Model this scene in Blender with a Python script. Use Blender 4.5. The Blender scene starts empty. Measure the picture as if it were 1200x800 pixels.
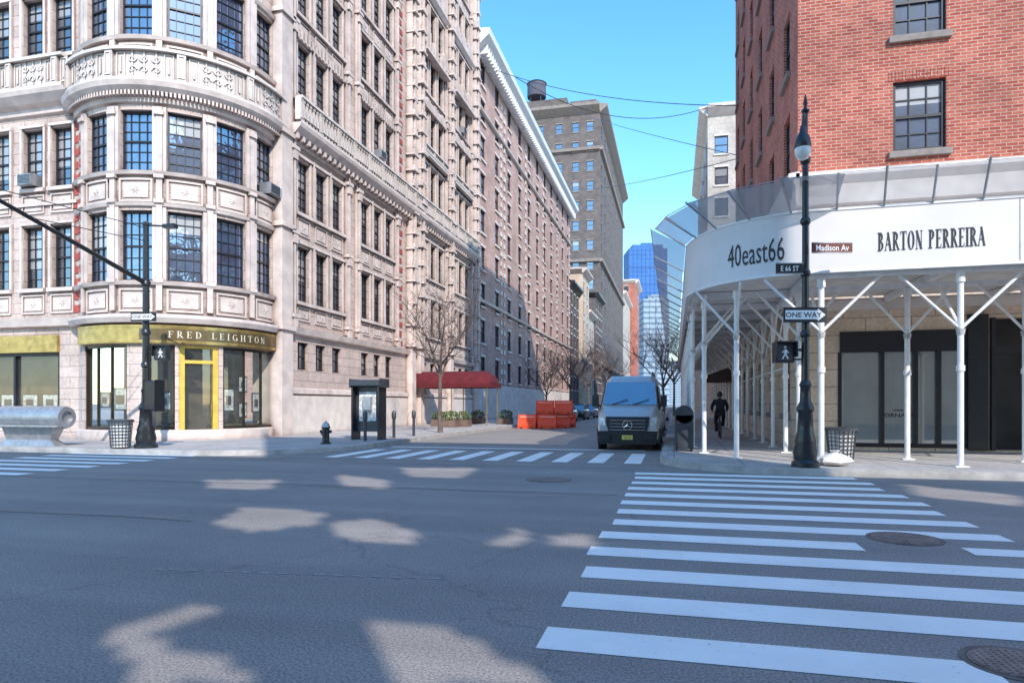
import bpy, math, random
from mathutils import Vector
random.seed(3)
R=math.radians
scene=bpy.context.scene
COL=scene.collection.objects
SN,CN,H,F,HZ=.2396,.9709,1.5,770,473
def proj(x,y,z):
    d=max(-SN*x+CN*y,.01); return 600+F*(CN*x+SN*y)/d, HZ-F*(z-H)/d
def YonX(px,X):
    t=(px-600)/F; return -X*(CN+SN*t)/(SN-CN*t)
def XonY(px,Y):
    t=(px-600)/F; return Y*(t*CN-SN)/(CN+t*SN)
# ---------------------------------------------------------------- materials
def mk(name):
    m=bpy.data.materials.new(name); m.use_nodes=True; nt=m.node_tree
    return m,nt,nt.nodes['Principled BSDF']
def N(nt,t,**k):
    n=nt.nodes.new(t)
    for a,b in k.items(): setattr(n,a,b)
    return n
def noise(nt,vec,scale,detail=4,rough=.55):
    n=N(nt,'ShaderNodeTexNoise'); n.inputs['Scale'].default_value=scale; n.inputs['Detail'].default_value=detail
    n.inputs['Roughness'].default_value=rough; nt.links.new(vec,n.inputs['Vector']); return n.outputs['Fac']
def ramp(nt,fac,stops):
    r=N(nt,'ShaderNodeValToRGB'); e=r.color_ramp.elements
    while len(e)<len(stops): e.new(.5)
    for i,(p,c) in enumerate(stops):
        e[i].position=p; e[i].color=(c,c,c,1) if not hasattr(c,'__len__') else (*c,1)
    nt.links.new(fac,r.inputs[0]); return r.outputs[0]
def mixc(nt,f,a,b,mode='MIX'):
    n=N(nt,'ShaderNodeMix',data_type='RGBA',blend_type=mode)
    for s,v in ((n.inputs[0],f),(n.inputs[6],a),(n.inputs[7],b)):
        if hasattr(v,'is_linked'): nt.links.new(v,s)
        elif hasattr(v,'__len__'): s.default_value=(*v,1)
        else: s.default_value=v
    return n.outputs[2]
def bump(nt,b,hgt,st,dist=.02):
    n=N(nt,'ShaderNodeBump'); n.inputs['Strength'].default_value=st; n.inputs['Distance'].default_value=dist
    nt.links.new(hgt,n.inputs['Height']); nt.links.new(n.outputs[0],b.inputs['Normal'])
def tc(nt): return N(nt,'ShaderNodeTexCoord').outputs['Object']
def crease_shade(nt,c,dist,dk):
    # occlusion multiplied into the base colour paints shade into recesses
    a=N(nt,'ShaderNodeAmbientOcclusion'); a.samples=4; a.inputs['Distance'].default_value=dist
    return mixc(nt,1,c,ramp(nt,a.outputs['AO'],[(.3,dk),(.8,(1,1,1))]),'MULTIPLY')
def mat(name,c,rough=.6,metal=0,var=.25,scale=3,bmp=0,coat=0,ao=0):
    m,nt,b=mk(name); v=tc(nt)
    f=noise(nt,v,scale,5)
    dk=tuple(x*(1-var) for x in c); lt=tuple(min(1,x*(1+var*.6)) for x in c)
    col=ramp(nt,f,[(.3,dk),(.7,lt)])
    if ao: col=crease_shade(nt,col,ao,(.36,.29,.27))
    nt.links.new(col,b.inputs['Base Color'])
    b.inputs['Roughness'].default_value=rough; b.inputs['Metallic'].default_value=metal
    b.inputs['Coat Weight'].default_value=coat
    if bmp: bump(nt,b,noise(nt,v,scale*12,3),bmp,.01)
    return m
def wallvec(nt):
    v=tc(nt); s=N(nt,'ShaderNodeSeparateXYZ'); nt.links.new(v,s.inputs[0])
    a=N(nt,'ShaderNodeMath',operation='ADD'); nt.links.new(s.outputs[0],a.inputs[0]); nt.links.new(s.outputs[1],a.inputs[1])
    c=N(nt,'ShaderNodeCombineXYZ'); nt.links.new(a.outputs[0],c.inputs[0]); nt.links.new(s.outputs[2],c.inputs[1])
    return v,c.outputs[0]
def masonry(name,c1,c2,mort,bw,bh,ms,rough=.85,stain=.35,bst=.5,off=.5,flat=False,ao=0):
    m,nt,b=mk(name); v,w=wallvec(nt)
    if flat: w=v
    t=N(nt,'ShaderNodeTexBrick'); nt.links.new(w,t.inputs['Vector']); t.offset=off
    for k,val in (('Color1',(*c1,1)),('Color2',(*c2,1)),('Mortar',(*mort,1)),('Scale',1),('Mortar Size',ms),('Mortar Smooth',.2),('Brick Width',bw),('Row Height',bh),('Bias',0)):
        t.inputs[k].default_value=val
    st=ramp(nt,noise(nt,v,.55,6,.65),[(.32,1-stain),(.62,1.08)])
    fi=ramp(nt,noise(nt,v,9,4),[(.3,.84),(.7,1.12)])
    c=mixc(nt,1,t.outputs['Color'],st,'MULTIPLY'); c=mixc(nt,1,c,fi,'MULTIPLY')
    if ao: c=crease_shade(nt,c,ao,(.36,.29,.27))
    nt.links.new(c,b.inputs['Base Color']); b.inputs['Roughness'].default_value=rough
    inv=N(nt,'ShaderNodeMath',operation='SUBTRACT'); inv.inputs[0].default_value=1; nt.links.new(t.outputs['Fac'],inv.inputs[1])
    bump(nt,b,inv.outputs[0],bst,.02)
    return m
def glassm(name,dark,curt,gl=.4,rough=.04,curtp=.55):
    m,nt,b=mk(name); out=nt.nodes['Material Output']
    oi=N(nt,'ShaderNodeObjectInfo'); g=N(nt,'ShaderNodeTexCoord').outputs['Generated']
    s=N(nt,'ShaderNodeSeparateXYZ'); nt.links.new(g,s.inputs[0])
    th=N(nt,'ShaderNodeMath',operation='MULTIPLY_ADD'); nt.links.new(oi.outputs['Random'],th.inputs[0]); th.inputs[1].default_value=1.1; th.inputs[2].default_value=curtp-.35
    gt=N(nt,'ShaderNodeMath',operation='GREATER_THAN'); nt.links.new(s.outputs[2],gt.inputs[0]); nt.links.new(th.outputs[0],gt.inputs[1])
    d2=ramp(nt,noise(nt,tc(nt),1.3,3),[(.35,dark),(.7,tuple(x*2.6+.01 for x in dark))])
    c=mixc(nt,gt.outputs[0],d2,curt); nt.links.new(c,b.inputs['Base Color']); b.inputs['Roughness'].default_value=.5
    gs=N(nt,'ShaderNodeBsdfGlossy'); gs.inputs['Roughness'].default_value=rough; gs.inputs['Color'].default_value=(.92,.95,1,1)
    bp=N(nt,'ShaderNodeBump'); bp.inputs['Strength'].default_value=.14; bp.inputs['Distance'].default_value=.05
    nt.links.new(noise(nt,tc(nt),2.2,2),bp.inputs['Height']); nt.links.new(bp.outputs[0],gs.inputs['Normal'])
    mx=N(nt,'ShaderNodeMixShader'); mx.inputs[0].default_value=gl
    nt.links.new(b.outputs[0],mx.inputs[1]); nt.links.new(gs.outputs[0],mx.inputs[2]); nt.links.new(mx.outputs[0],out.inputs[0])
    return m
def seethru(name,tint,alpha,gl,body=None):
    m,nt,b=mk(name); out=nt.nodes['Material Output']
    tr=N(nt,'ShaderNodeBsdfTransparent'); tr.inputs[0].default_value=(*tint,1)
    b.inputs['Base Color'].default_value=(*(body or tint),1); b.inputs['Roughness'].default_value=.2
    mx=N(nt,'ShaderNodeMixShader'); mx.inputs[0].default_value=alpha
    nt.links.new(tr.outputs[0],mx.inputs[1]); nt.links.new(b.outputs[0],mx.inputs[2])
    gs=N(nt,'ShaderNodeBsdfGlossy'); gs.inputs['Roughness'].default_value=.03
    m2=N(nt,'ShaderNodeMixShader'); m2.inputs[0].default_value=gl
    nt.links.new(mx.outputs[0],m2.inputs[1]); nt.links.new(gs.outputs[0],m2.inputs[2]); nt.links.new(m2.outputs[0],out.inputs[0])
    return m
ASPH=(.285,.25,.23)
def asphalt():
    m,nt,b=mk('asphalt'); v=tc(nt)
    big=ramp(nt,noise(nt,v,.35,5,.6),[(.3,tuple(x*.86 for x in ASPH)),(.7,tuple(x*1.12 for x in ASPH))])
    fine=ramp(nt,noise(nt,v,55,3,.75),[(.35,.52),(.65,1.5)])
    c=mixc(nt,1,big,fine,'MULTIPLY')
    mp=N(nt,'ShaderNodeMapping'); mp.inputs['Scale'].default_value=(.06,1.1,1); nt.links.new(v,mp.inputs[0])
    stx=ramp(nt,noise(nt,mp.outputs[0],1,4),[(.35,.88),(.65,1.08)]); c=mixc(nt,1,c,stx,'MULTIPLY')
    spots=ramp(nt,noise(nt,v,3.3,5,.7),[(.30,.62),(.38,1)]); c=mixc(nt,.6,c,mixc(nt,1,c,spots,'MULTIPLY'))
    vo=N(nt,'ShaderNodeTexVoronoi',feature='DISTANCE_TO_EDGE'); vo.inputs['Scale'].default_value=.22
    wv=N(nt,'ShaderNodeVectorMath',operation='ADD'); nn=N(nt,'ShaderNodeTexNoise'); nn.inputs['Scale'].default_value=1.5; nt.links.new(v,nn.inputs['Vector'])
    nt.links.new(v,wv.inputs[0]); nt.links.new(nn.outputs['Color'],wv.inputs[1]); nt.links.new(wv.outputs[0],vo.inputs['Vector'])
    cr=ramp(nt,vo.outputs['Distance'],[(.0,.55),(.005,1)])
    c=mixc(nt,.5,c,mixc(nt,1,c,cr,'MULTIPLY'))
    nt.links.new(c,b.inputs['Base Color']); b.inputs['Roughness'].default_value=.8
    bump(nt,b,noise(nt,v,90,3),.5,.01); return m
def paint():
    m,nt,b=mk('road_paint'); v=tc(nt)
    w=ramp(nt,noise(nt,v,16,6,.75),[(.31,0.),(.37,1.)])
    l=ramp(nt,noise(nt,v,1.2,4),[(.3,.84),(.6,1.)])
    c=mixc(nt,mixc(nt,1,w,l,'MULTIPLY'),(.3,.28,.26),(.97,.93,.88))
    nt.links.new(c,b.inputs['Base Color']); b.inputs['Roughness'].default_value=.7; bump(nt,b,noise(nt,v,90,3),.3,.01); return m
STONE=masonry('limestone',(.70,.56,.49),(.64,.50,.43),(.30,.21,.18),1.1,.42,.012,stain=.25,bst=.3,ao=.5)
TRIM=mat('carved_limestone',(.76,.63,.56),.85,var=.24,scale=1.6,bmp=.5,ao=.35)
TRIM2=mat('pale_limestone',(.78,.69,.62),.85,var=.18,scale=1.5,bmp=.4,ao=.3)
REDBR=masonry('red_brick',(.37,.065,.035),(.54,.15,.09),(.56,.40,.33),.28,.095,.011,stain=.3)
REDPL=mat('red_brick_quoin',(.45,.09,.07),.9,var=.3,scale=6)
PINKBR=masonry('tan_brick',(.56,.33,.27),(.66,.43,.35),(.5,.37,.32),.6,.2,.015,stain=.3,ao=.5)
GREYBR=masonry('grey_brick',(.14,.112,.105),(.19,.155,.14),(.14,.12,.11),.6,.25,.02,stain=.3)
GREYTR=mat('grey_stone_trim',(.30,.25,.22),.85,var=.3)
BEIGE=masonry('beige_stone',(.74,.58,.44),(.68,.53,.40),(.38,.29,.23),1.2,.5,.015,stain=.2)
CREAM=masonry('cream_stone',(.62,.55,.47),(.58,.5,.43),(.4,.35,.3),1.2,.5,.012,stain=.25)
CONC=masonry('sidewalk_concrete',(.48,.44,.42),(.43,.40,.38),(.22,.2,.19),1.5,1.5,.014,stain=.25,bst=.2,off=0,flat=True)
ASP=asphalt(); PAINT=paint()
KERB=mat('kerb_granite',(.48,.45,.42),.8,var=.3,scale=3,bmp=.3)
BLACK=mat('black_paint',(.018,.019,.022),.35,var=.3,scale=8,coat=.2)
BLKFR=mat('black_window_frame',(.02,.02,.025),.4,var=.2)
WHITE=mat('white_steel_paint',(.86,.84,.82),.45,var=.12,scale=5)
FASC=mat('white_fascia_panel',(.78,.74,.73),.5,var=.06,scale=1.2)
BRASS=mat('polished_brass',(.56,.39,.14),.3,metal=.7,var=.35,scale=3)
GOLD=mat('gold_paint',(.78,.52,.09),.45,metal=.1,var=.2,scale=3)
SILV=mat('brushed_steel',(.45,.45,.46),.4,metal=.6,var=.25,scale=5)
DKGR=mat('dark_grey_metal',(.07,.075,.085),.4,metal=.3,var=.3)
GLASS=glassm('window_glass',(.012,.02,.03),(.38,.37,.35),.32)
GLASSB=glassm('window_glass_blue',(.015,.035,.075),(.5,.5,.5),.30,curtp=.8)  # blue base tint stands in for sky reflected in the panes
FARGL=glassm('far_window_glass',(.03,.04,.06),(.3,.3,.3),.26,curtp=.8)
SHOPG=seethru('shop_glass',(.85,.88,.85),.05,.12)
PLEX=seethru('clear_plastic_panel',(.85,.87,.9),.28,.12,(.75,.76,.8))
PLEXO=seethru('clouded_plastic_panel',(.75,.77,.8),.66,.08,(.62,.62,.65))
AUTOGL=glassm('car_glass',(.012,.03,.05),(.012,.03,.05),.3,curtp=2)
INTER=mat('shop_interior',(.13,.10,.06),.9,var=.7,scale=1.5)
PIC=mat('display_print',(.8,.78,.72),.5,var=.6,scale=9)
TXTB=mat('black_lettering',(.02,.02,.025),.5,var=0)
TXTW=mat('white_lettering',(.88,.88,.86),.5,var=0)
TXTG=mat('pale_gold_lettering',(.8,.72,.55),.45,var=0)
RED=mat('red_canvas',(.13,.01,.016),.85,var=.35,scale=3)
ORNG=mat('orange_plastic',(.95,.085,.02),.5,var=.15,scale=4)
RUBB=mat('tyre_rubber',(.02,.02,.02),.8,var=.3)
VAN=mat('silver_van_paint',(.50,.50,.52),.3,metal=.2,var=.05,coat=.6)
BARK=mat('tree_bark',(.17,.12,.10),.9,var=.5,scale=8,bmp=.5)
LEAF=mat('hedge_leaf',(.09,.13,.03),.7,var=.6,scale=9)
SKINM=mat('skin',(.5,.3,.22),.6,var=.1)
JACK=mat('dark_jacket',(.03,.03,.035),.85,var=.4,scale=9)
BLUEGL=masonry('blue_curtain_wall',(.02,.11,.34),(.03,.15,.42),(.06,.17,.36),900,4,.5,rough=.7,stain=.2,bst=0)
GREYC=masonry('grey_tower_wall',(.30,.36,.42),(.30,.36,.42),(.14,.19,.25),900,3.6,.8,stain=.1,bst=0)
BAGM=mat('white_plastic_bag',(.82,.8,.78),.35,var=.15,scale=9)
BROWNS=mat('brown_sign_face',(.16,.035,.02),.5,var=.1)
AMB=mat('signal_housing_black',(.02,.02,.02),.5,var=.2)
TANKM=mat('weathered_cedar',(.10,.10,.13),.9,var=.4,scale=4)
# ---------------------------------------------------------------- mesh builder
ID=lambda u,z,o:(u,-o,z)
class MB:
    def __init__(s): s.v=[]; s.f=[]
    def poly(s,*p):
        n=len(s.v); s.v+= [tuple(q) for q in p]; s.f.append(tuple(range(n,n+len(p)))); return s
    def mbox(s,M,u0,u1,z0,z1,o0,o1,nu=1):
        n=len(s.v)
        for i in range(nu+1):
            u=u0+(u1-u0)*i/nu; s.v+=[M(u,z0,o0),M(u,z1,o0),M(u,z1,o1),M(u,z0,o1)]
        for i in range(nu):
            a=n+4*i
            for j in range(4): s.f.append((a+j,a+(j+1)%4,a+4+(j+1)%4,a+4+j))
        s.f.append((n,n+1,n+2,n+3)); e=n+4*nu; s.f.append((e+3,e+2,e+1,e)); return s
    def box(s,x0,x1,y0,y1,z0,z1): return s.mbox(ID,x0,x1,z0,z1,-y1,-y0)
    def sweep(s,M,u0,u1,prof,nu=1):
        n=len(s.v); k=len(prof)
        for i in range(nu+1):
            u=u0+(u1-u0)*i/nu; s.v+=[M(u,z,o) for o,z in prof]
        for i in range(nu):
            for j in range(k-1): a=n+i*k+j; s.f.append((a,a+1,a+1+k,a+k))
        s.f.append(tuple(range(n,n+k))); s.f.append(tuple(range(n+nu*k+k-1,n+nu*k-1,-1))); return s
    def tube(s,p,q,r0,r1=None,n=8,cap=True):
        r1=r0 if r1 is None else r1; p=Vector(p); q=Vector(q); d=(q-p)
        if d.length<1e-6: return s
        d.normalize(); a=d.orthogonal().normalized(); b=d.cross(a); m=len(s.v)
        for c,r in ((p,r0),(q,r1)):
            for i in range(n):
                t=2*math.pi*(i+.5)/n; s.v.append(tuple(c+a*(r*math.cos(t))+b*(r*math.sin(t))))
        for i in range(n): s.f.append((m+i,m+(i+1)%n,m+n+(i+1)%n,m+n+i))
        if cap: s.f.append(tuple(range(m,m+n))); s.f.append(tuple(range(m+2*n-1,m+n-1,-1)))
        return s
    def path(s,pts,r,n=8):
        for a,b in zip(pts,pts[1:]): s.tube(a,b,r,r,n)
        return s
    def lathe(s,c,prof,n=16,axis='Z'):
        m=len(s.v)
        for r,z in prof:
            for i in range(n):
                t=2*math.pi*i/n
                x,y=r*math.cos(t),r*math.sin(t)
                if axis=='Z': s.v.append((c[0]+x,c[1]+y,c[2]+z))
                elif axis=='X': s.v.append((c[0]+z,c[1]+x,c[2]+y))
                else: s.v.append((c[0]+x,c[1]+z,c[2]+y))
        for k in range(len(prof)-1):
            for i in range(n):
                a=m+k*n+i; b=m+k*n+(i+1)%n; s.f.append((a,b,b+n,a+n))
        s.f.append(tuple(range(m,m+n))); e=m+(len(prof)-1)*n; s.f.append(tuple(range(e+n-1,e-1,-1))); return s
    def loft(s,rings):
        n=len(s.v); k=len(rings[0])
        for r in rings: s.v+=[tuple(p) for p in r]
        for i in range(len(rings)-1):
            for j in range(k): a=n+i*k+j; b=n+i*k+(j+1)%k; s.f.append((a,b,b+k,a+k))
        s.f.append(tuple(range(n,n+k))); e=n+(len(rings)-1)*k; s.f.append(tuple(range(e+k-1,e-1,-1))); return s
    def build(s,name,m,parent=None,smooth=False,kind=None,bev=0):
        org=ORG.get(parent.name,Vector((0,0,0))) if parent else Vector((0,0,0))
        me=bpy.data.meshes.new(name); me.from_pydata([tuple(Vector(v)-org) for v in s.v],[],s.f); me.update()
        me.materials.append(m)
        if smooth:
            for p in me.polygons: p.use_smooth=True
        o=bpy.data.objects.new(name,me); COL.link(o)
        if parent: o.parent=parent; ORG[o.name]=org
        if kind: o['kind']=kind
        if smooth:
            md=o.modifiers.new('es','EDGE_SPLIT'); md.split_angle=R(40)
        if bev:
            md=o.modifiers.new('bv','BEVEL'); md.width=bev; md.segments=2; md.limit_method='ANGLE'
        return o
ORG={}
def thing(name,label,cat,loc=(0,0,0),group=None,local=False):
    o=bpy.data.objects.new(name,None); COL.link(o); o.location=loc; o['label']=label; o['category']=cat
    if group: o['group']=group
    ORG[o.name]=Vector((0,0,0)) if local else Vector(loc)
    return o
def tag(o,label,cat,group=None):
    o['label']=label; o['category']=cat
    if group: o['group']=group
    return o
def copy_tree(o,parent=None):
    c=o.copy(); COL.link(c); c.parent=parent
    for ch in list(o.children): copy_tree(ch,c)
    return c
def dup(o,loc,label=None,rz=None):
    c=copy_tree(o); c.location=loc
    if label: c['label']=label
    if rz is not None: c.rotation_euler.z=rz
    return c
def planeM(p,ang):
    ca,sa=math.cos(ang),math.sin(ang)
    return lambda u,z,o:(p[0]+u*ca+o*sa,p[1]+u*sa-o*ca,p[2]+z)
def text(body,M,u,z,size,sx,o,m,parent,name='lettering',bold=0):
    cu=bpy.data.curves.new('t','FONT'); cu.body=body; cu.align_x='CENTER'; cu.resolution_u=2; cu.offset=bold
    ob=bpy.data.objects.new('t',cu); COL.link(ob)
    me0=bpy.data.meshes.new_from_object(ob.evaluated_get(bpy.context.evaluated_depsgraph_get()))
    mb=MB(); mb.v=[M(u+v.co.x*size*sx,z+v.co.y*size,o) for v in me0.vertices]; mb.f=[tuple(p.vertices) for p in me0.polygons]
    bpy.data.objects.remove(ob); return mb.build(name,m,parent)
def serif_text(body,M,uc,z,h,sx,gap,o,m,parent,TK=.135):
    mb=MB(); TN=.05; cnt=[0]
    def P(*pts):
        cnt[0]+=1; oo=o+.0004*(cnt[0]%7); mb.poly(*[M(cur+x*sx,z+y*h,oo) for x,y in pts])
    def rect(x0,x1,y0,y1): P((x0,y0),(x1,y0),(x1,y1),(x0,y1))
    def stem(x,t=TK,s=.1): rect(x-t/2,x+t/2,0,1); rect(x-t/2-s,x+t/2+s,0,.045); rect(x-t/2-s,x+t/2+s,.955,1)
    def ell(cx,cy,a,b,a0,a1,n=14,tk=TK):
        for i in range(n):
            p,q=[R(a0+(a1-a0)*(i+k)/n) for k in (0,1)]
            P((cx+a*math.cos(p),cy+b*math.sin(p)),(cx+a*math.cos(q),cy+b*math.sin(q)),(cx+(a-tk)*math.cos(q),cy+(b-TN)*math.sin(q)),(cx+(a-tk)*math.cos(p),cy+(b-TN)*math.sin(p)))
    def bowl(x,y0,y1,w): ell(x,(y0+y1)/2,w,(y1-y0)/2,-90,90,10)
    def diag(xa,ya,xb,yb,t): P((xa-t/2,ya),(xa+t/2,ya),(xb+t/2,yb),(xb-t/2,yb))
    W={'B':.6,'A':.66,'R':.66,'T':.62,'O':.66,'N':.68,'P':.58,'E':.56,'I':.3,'F':.54,'D':.64,'L':.52,'G':.66,'H':.68,' ':.4}
    def draw(c):
        if c in 'BPREFDL': stem(.16)
        if c=='B': bowl(.2,.5,1,.29); bowl(.2,0,.54,.34)
        if c in 'PR': bowl(.2,.46,1,.32)
        if c=='R': diag(.58,0,.32,.48,.14); rect(.5,.68,0,.045)
        if c=='A': diag(.06,0,.34,1,.055); diag(.56,0,.3,1,TK); rect(.15,.48,.32,.37); rect(-.02,.16,0,.045); rect(.44,.68,0,.045)
        if c=='T': stem(.31); rect(.01,.61,.95,.999); rect(.01,.055,.8,.95); rect(.565,.61,.8,.95)
        if c=='O': ell(.33,.5,.31,.51,0,360,24)
        if c=='N': stem(.13,.05,.08); stem(.56,.05,.08); diag(.54,.0,.13,1,TK)
        if c in 'EF': rect(.2,.52,.95,.999); rect(.475,.52,.8,.95); rect(.2,.42,.49,.54); rect(.39,.42,.42,.61)
        if c in 'EL': rect(.2,.52,.0,.049); rect(.475,.52,.049,.22)
        if c=='D': bowl(.2,0,1,.4)
        if c=='G': ell(.33,.5,.31,.51,45,325,20); rect(.46,.58,.05,.42); rect(.38,.66,.4,.44)
        if c=='H': stem(.14); stem(.54); rect(.14,.54,.48,.53)
        if c=='I': stem(.15)
    tot=sum(W[c]*sx+gap for c in body)-gap; cur=uc-tot/2
    for c in body:
        draw(c); cur+=W[c]*sx+gap
    return mb.build('lettering',m,parent)
WC={}
def window(parent,p,rot,w,h,nx,ny,fm=None,pm=None,name='window',lite=False,fw=.07,sill=None,sm=None,one=False):
    fm=fm or BLKFR; pm=pm or GLASS; key=(w,h,nx,ny,fm.name,pm.name,lite,sill,one,sm.name if sm else '')
    org=ORG[parent.name]
    if key not in WC:
        f=MB(); x=w/2
        f.box(-x,-x+fw,-.06,.02,0,h).box(x-fw,x,-.06,.02,0,h).box(-x+fw,x-fw,-.058,.02,0,fw).box(-x+fw,x-fw,-.058,.02,h-fw,h)
        if ny>1: f.box(-x+fw,x-fw,-.05,.02,h/2-fw*.45,h/2+fw*.45)
        b=MB(); bw=.014 if not lite else .03
        for i in range(1,nx): q=-x+w*i/nx; b.box(q-bw,q+bw,-.025,.012,fw,h-fw)
        for i in range(1,ny):
            if i*2==ny: continue
            q=h*i/ny; b.box(-x+fw,x-fw,-.022,.013,q-bw,q+bw)
        g=MB(); g.poly((-x+.02,.015,.02),(x-.02,.015,.02),(x-.02,.015,h-.02),(-x+.02,.015,h-.02))
        s=MB()
        if sill: s.box(-x-.12,x+.12,-sill-.12,-sill-.003,-.2,-.02)
        l=MB()
        if sill and lite: l.box(-x-.08,x+.08,-sill-.06,-sill-.003,h+.03,h+.25)
        L=(('window',f,fm),('glazing_bars',b,fm),('pane',g,pm),('sill',s,sm or TRIM2),('lintel',l,sm or TRIM2))
        if one:
            me=bpy.data.meshes.new('window'); vs=[]; fs=[]; mi=[]
            for k,(nm,mb,mm) in enumerate(L):
                n0=len(vs); vs+=mb.v; fs+=[tuple(i+n0 for i in q) for q in mb.f]; mi+=[k]*len(mb.f); me.materials.append(mm)
            me.from_pydata(vs,[],fs)
            for pp,k in zip(me.polygons,mi): pp.material_index=k
            WC[key]=[me,None,None,None,None]
        else:
            WC[key]=[]
            for nm,mb,mm in L:
                if not mb.f: WC[key].append(None); continue
                me=bpy.data.meshes.new(nm); me.from_pydata(mb.v,[],mb.f); me.materials.append(mm); WC[key].append(me)
    L=WC[key]
    o=bpy.data.objects.new(name,L[0]); COL.link(o); o.parent=parent; o.location=Vector(p)-org; o.rotation_euler.z=rot
    for nm,me in zip(('glazing_bars','pane','sill','lintel'),L[1:]):
        if me: c=bpy.data.objects.new(nm,me); COL.link(c); c.parent=o
    return o
def wall(mb,M,u0,u1,z0,z1,ops,depth,step=None):
    us={u0,u1}; zs={z0,z1}
    for a,b,c,d in ops: us|={a,b}; zs|={c,d}
    if step:
        n=int((u1-u0)/step)
        us|={u0+(u1-u0)*i/n for i in range(n)}
    us=sorted(u for u in us if u0-1e-6<=u<=u1+1e-6); zs=sorted(z for z in zs if z0-1e-6<=z<=z1+1e-6)
    for i in range(len(us)-1):
        a,b=us[i],us[i+1]
        if b-a<1e-5: continue
        uc=(a+b)/2; col=[o for o in ops if o[0]<uc<o[1]]; start=None
        for j in range(len(zs)-1):
            zc=(zs[j]+zs[j+1])/2; hole=any(o[2]<zc<o[3] for o in col)
            if not hole and start is None: start=zs[j]
            if hole and start is not None: mb.poly(M(a,start,0),M(b,start,0),M(b,zs[j],0),M(a,zs[j],0)); start=None
        if start is not None: mb.poly(M(a,start,0),M(b,start,0),M(b,z1,0),M(a,z1,0))
    for a,b,c,d in ops:
        n=max(1,int((b-a)/step)) if step else 1
        mb.poly(M(a,c,0),M(a,d,0),M(a,d,-depth),M(a,c,-depth)); mb.poly(M(b,c,0),M(b,d,0),M(b,d,-depth),M(b,c,-depth))
        for k in range(n):
            p=a+(b-a)*k/n; q=a+(b-a)*(k+1)/n
            mb.poly(M(p,c,0),M(q,c,0),M(q,c,-depth),M(p,c,-depth)); mb.poly(M(p,d,0),M(q,d,0),M(q,d,-depth),M(p,d,-depth))
def panel(mb,M,u0,u1,z0,z1,o=.05,w=.07,nu=1):
    mb.mbox(M,u0,u1,z0,z0+w,0.001,o,nu).mbox(M,u0,u1,z1-w,z1,0.001,o,nu)
    mb.mbox(M,u0,u0+w,z0+w,z1-w,0.001,o).mbox(M,u1-w,u1,z0+w,z1-w,0.001,o)
    if u1-u0>.7:
        mb.mbox(M,u0+w*2.2,u1-w*2.2,z0+w*2.2,z1-w*2.2,0.001,o*.6,nu)
        uc,zc=(u0+u1)/2,(z0+z1)/2; r=min((z1-z0)*.5-w*2.6,.13)
        if r>.05:
            for k in range(6):
                a=k*math.pi/3; mb.tube(M(uc,zc,o*.6),M(uc+r*math.cos(a),zc+r*math.sin(a),o*.6),.035,.02,5)
def balustrade(mb,M,u0,u1,z0,hh,o,nu=1,sp=.27,carved=False):
    mb.mbox(M,u0,u1,z0,z0+.12,o-.16,o+.12,nu).mbox(M,u0,u1,z0+hh-.11,z0+hh,o-.17,o+.14,nu)
    n=int((u1-u0)/sp); za=z0+.12; zb=z0+hh-.11; L=zb-za
    if carved: mb.mbox(M,u0,u1,za,zb,o-.12,o-.03,nu)
    for i in range(n+1):
        u=u0+(u1-u0)*i/n
        if i%6==0: mb.mbox(M,u-.13,u+.13,za,zb,o-.13,o+.1); panel(mb,lambda a,b,c,M=M:M(a,b,c+o+.1),u-.1,u+.1,za+.08,zb-.08,.03,.03); continue
        if carved:
            # low relief scrolls and leaves
            k6=i%6
            if k6 in (1,5):
                panel(mb,lambda a,b,c,M=M:M(a,b,c+o-.03),u-.15,u+.15,za+.06,zb-.06,.035,.035)
                mb.tube(M(u,za+.2,o),M(u,zb-.2,o),.035,.02,6); continue
            sg=1 if k6<3 else -1
            for cz,sz in ((za+L*.29,1),(za+L*.71,-1)):
                pr_=None
                for k in range(11):
                    a=k*.62; r=.15*(1-k/13)
                    q=M(u+sg*r*math.cos(a),cz+sz*r*math.sin(a),o)
                    if pr_: mb.tube(pr_,q,.026,.024,5,False)
                    pr_=q
            mb.mbox(M,u-.03,u+.03,za,zb,o-.05,o+.0); continue
        for f0,f1,w in ((0,.18,.05),(.18,.5,.095),(.5,.85,.055),(.85,1,.08)):
            mb.mbox(M,u-w,u+w,za+L*f0,za+L*f1,o-w,o+w)
def vis(p): 
    x,y=proj(*p); return -60<x<1260 and y>-50
# ---------------------------------------------------------------- ground
g=MB(); g.poly((-3000,-600,0),(3000,-600,0),(3000,5000,0),(-3000,5000,0)); g.build('road',ASP,kind='structure')
def arc(cx,cy,r,a0,a1,n=10): return [(cx+r*math.cos(R(a0+(a1-a0)*i/n)),cy+r*math.sin(R(a0+(a1-a0)*i/n))) for i in range(n+1)]
LP=[(-120,16.2)]+arc(-14,20.2,4,-90,0)+[(-10,600)]
RP=[(120,14.8)]+arc(2.3,17.45,2.65,-90,-180)+[(-.35,600)]
def sidewalk(P,back,name):
    top=[(x,y,.15) for x,y in P]
    g=MB(); g.poly(*(top+[(back,600,.15),(back,P[0][1],.15)])); g.build(name,CONC,kind='structure')
    k=MB(); 
    for a,b in zip(P,P[1:]):
        d=Vector((b[0]-a[0],b[1]-a[1])).normalized()
        s=1 if back<0 else -1
        nx,ny=(-d.y*s*.16,d.x*s*.16) 
        k.poly((a[0],a[1],0),(b[0],b[1],0),(b[0],b[1],.154),(a[0],a[1],.154)); k.poly((a[0],a[1],.154),(b[0],b[1],.154),(b[0]+nx,b[1]+ny,.154),(a[0]+nx,a[1]+ny,.154))
    k.build('kerb',KERB,kind='structure')
sidewalk(LP,-120,'sidewalk'); sidewalk(RP,120,'sidewalk')
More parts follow.
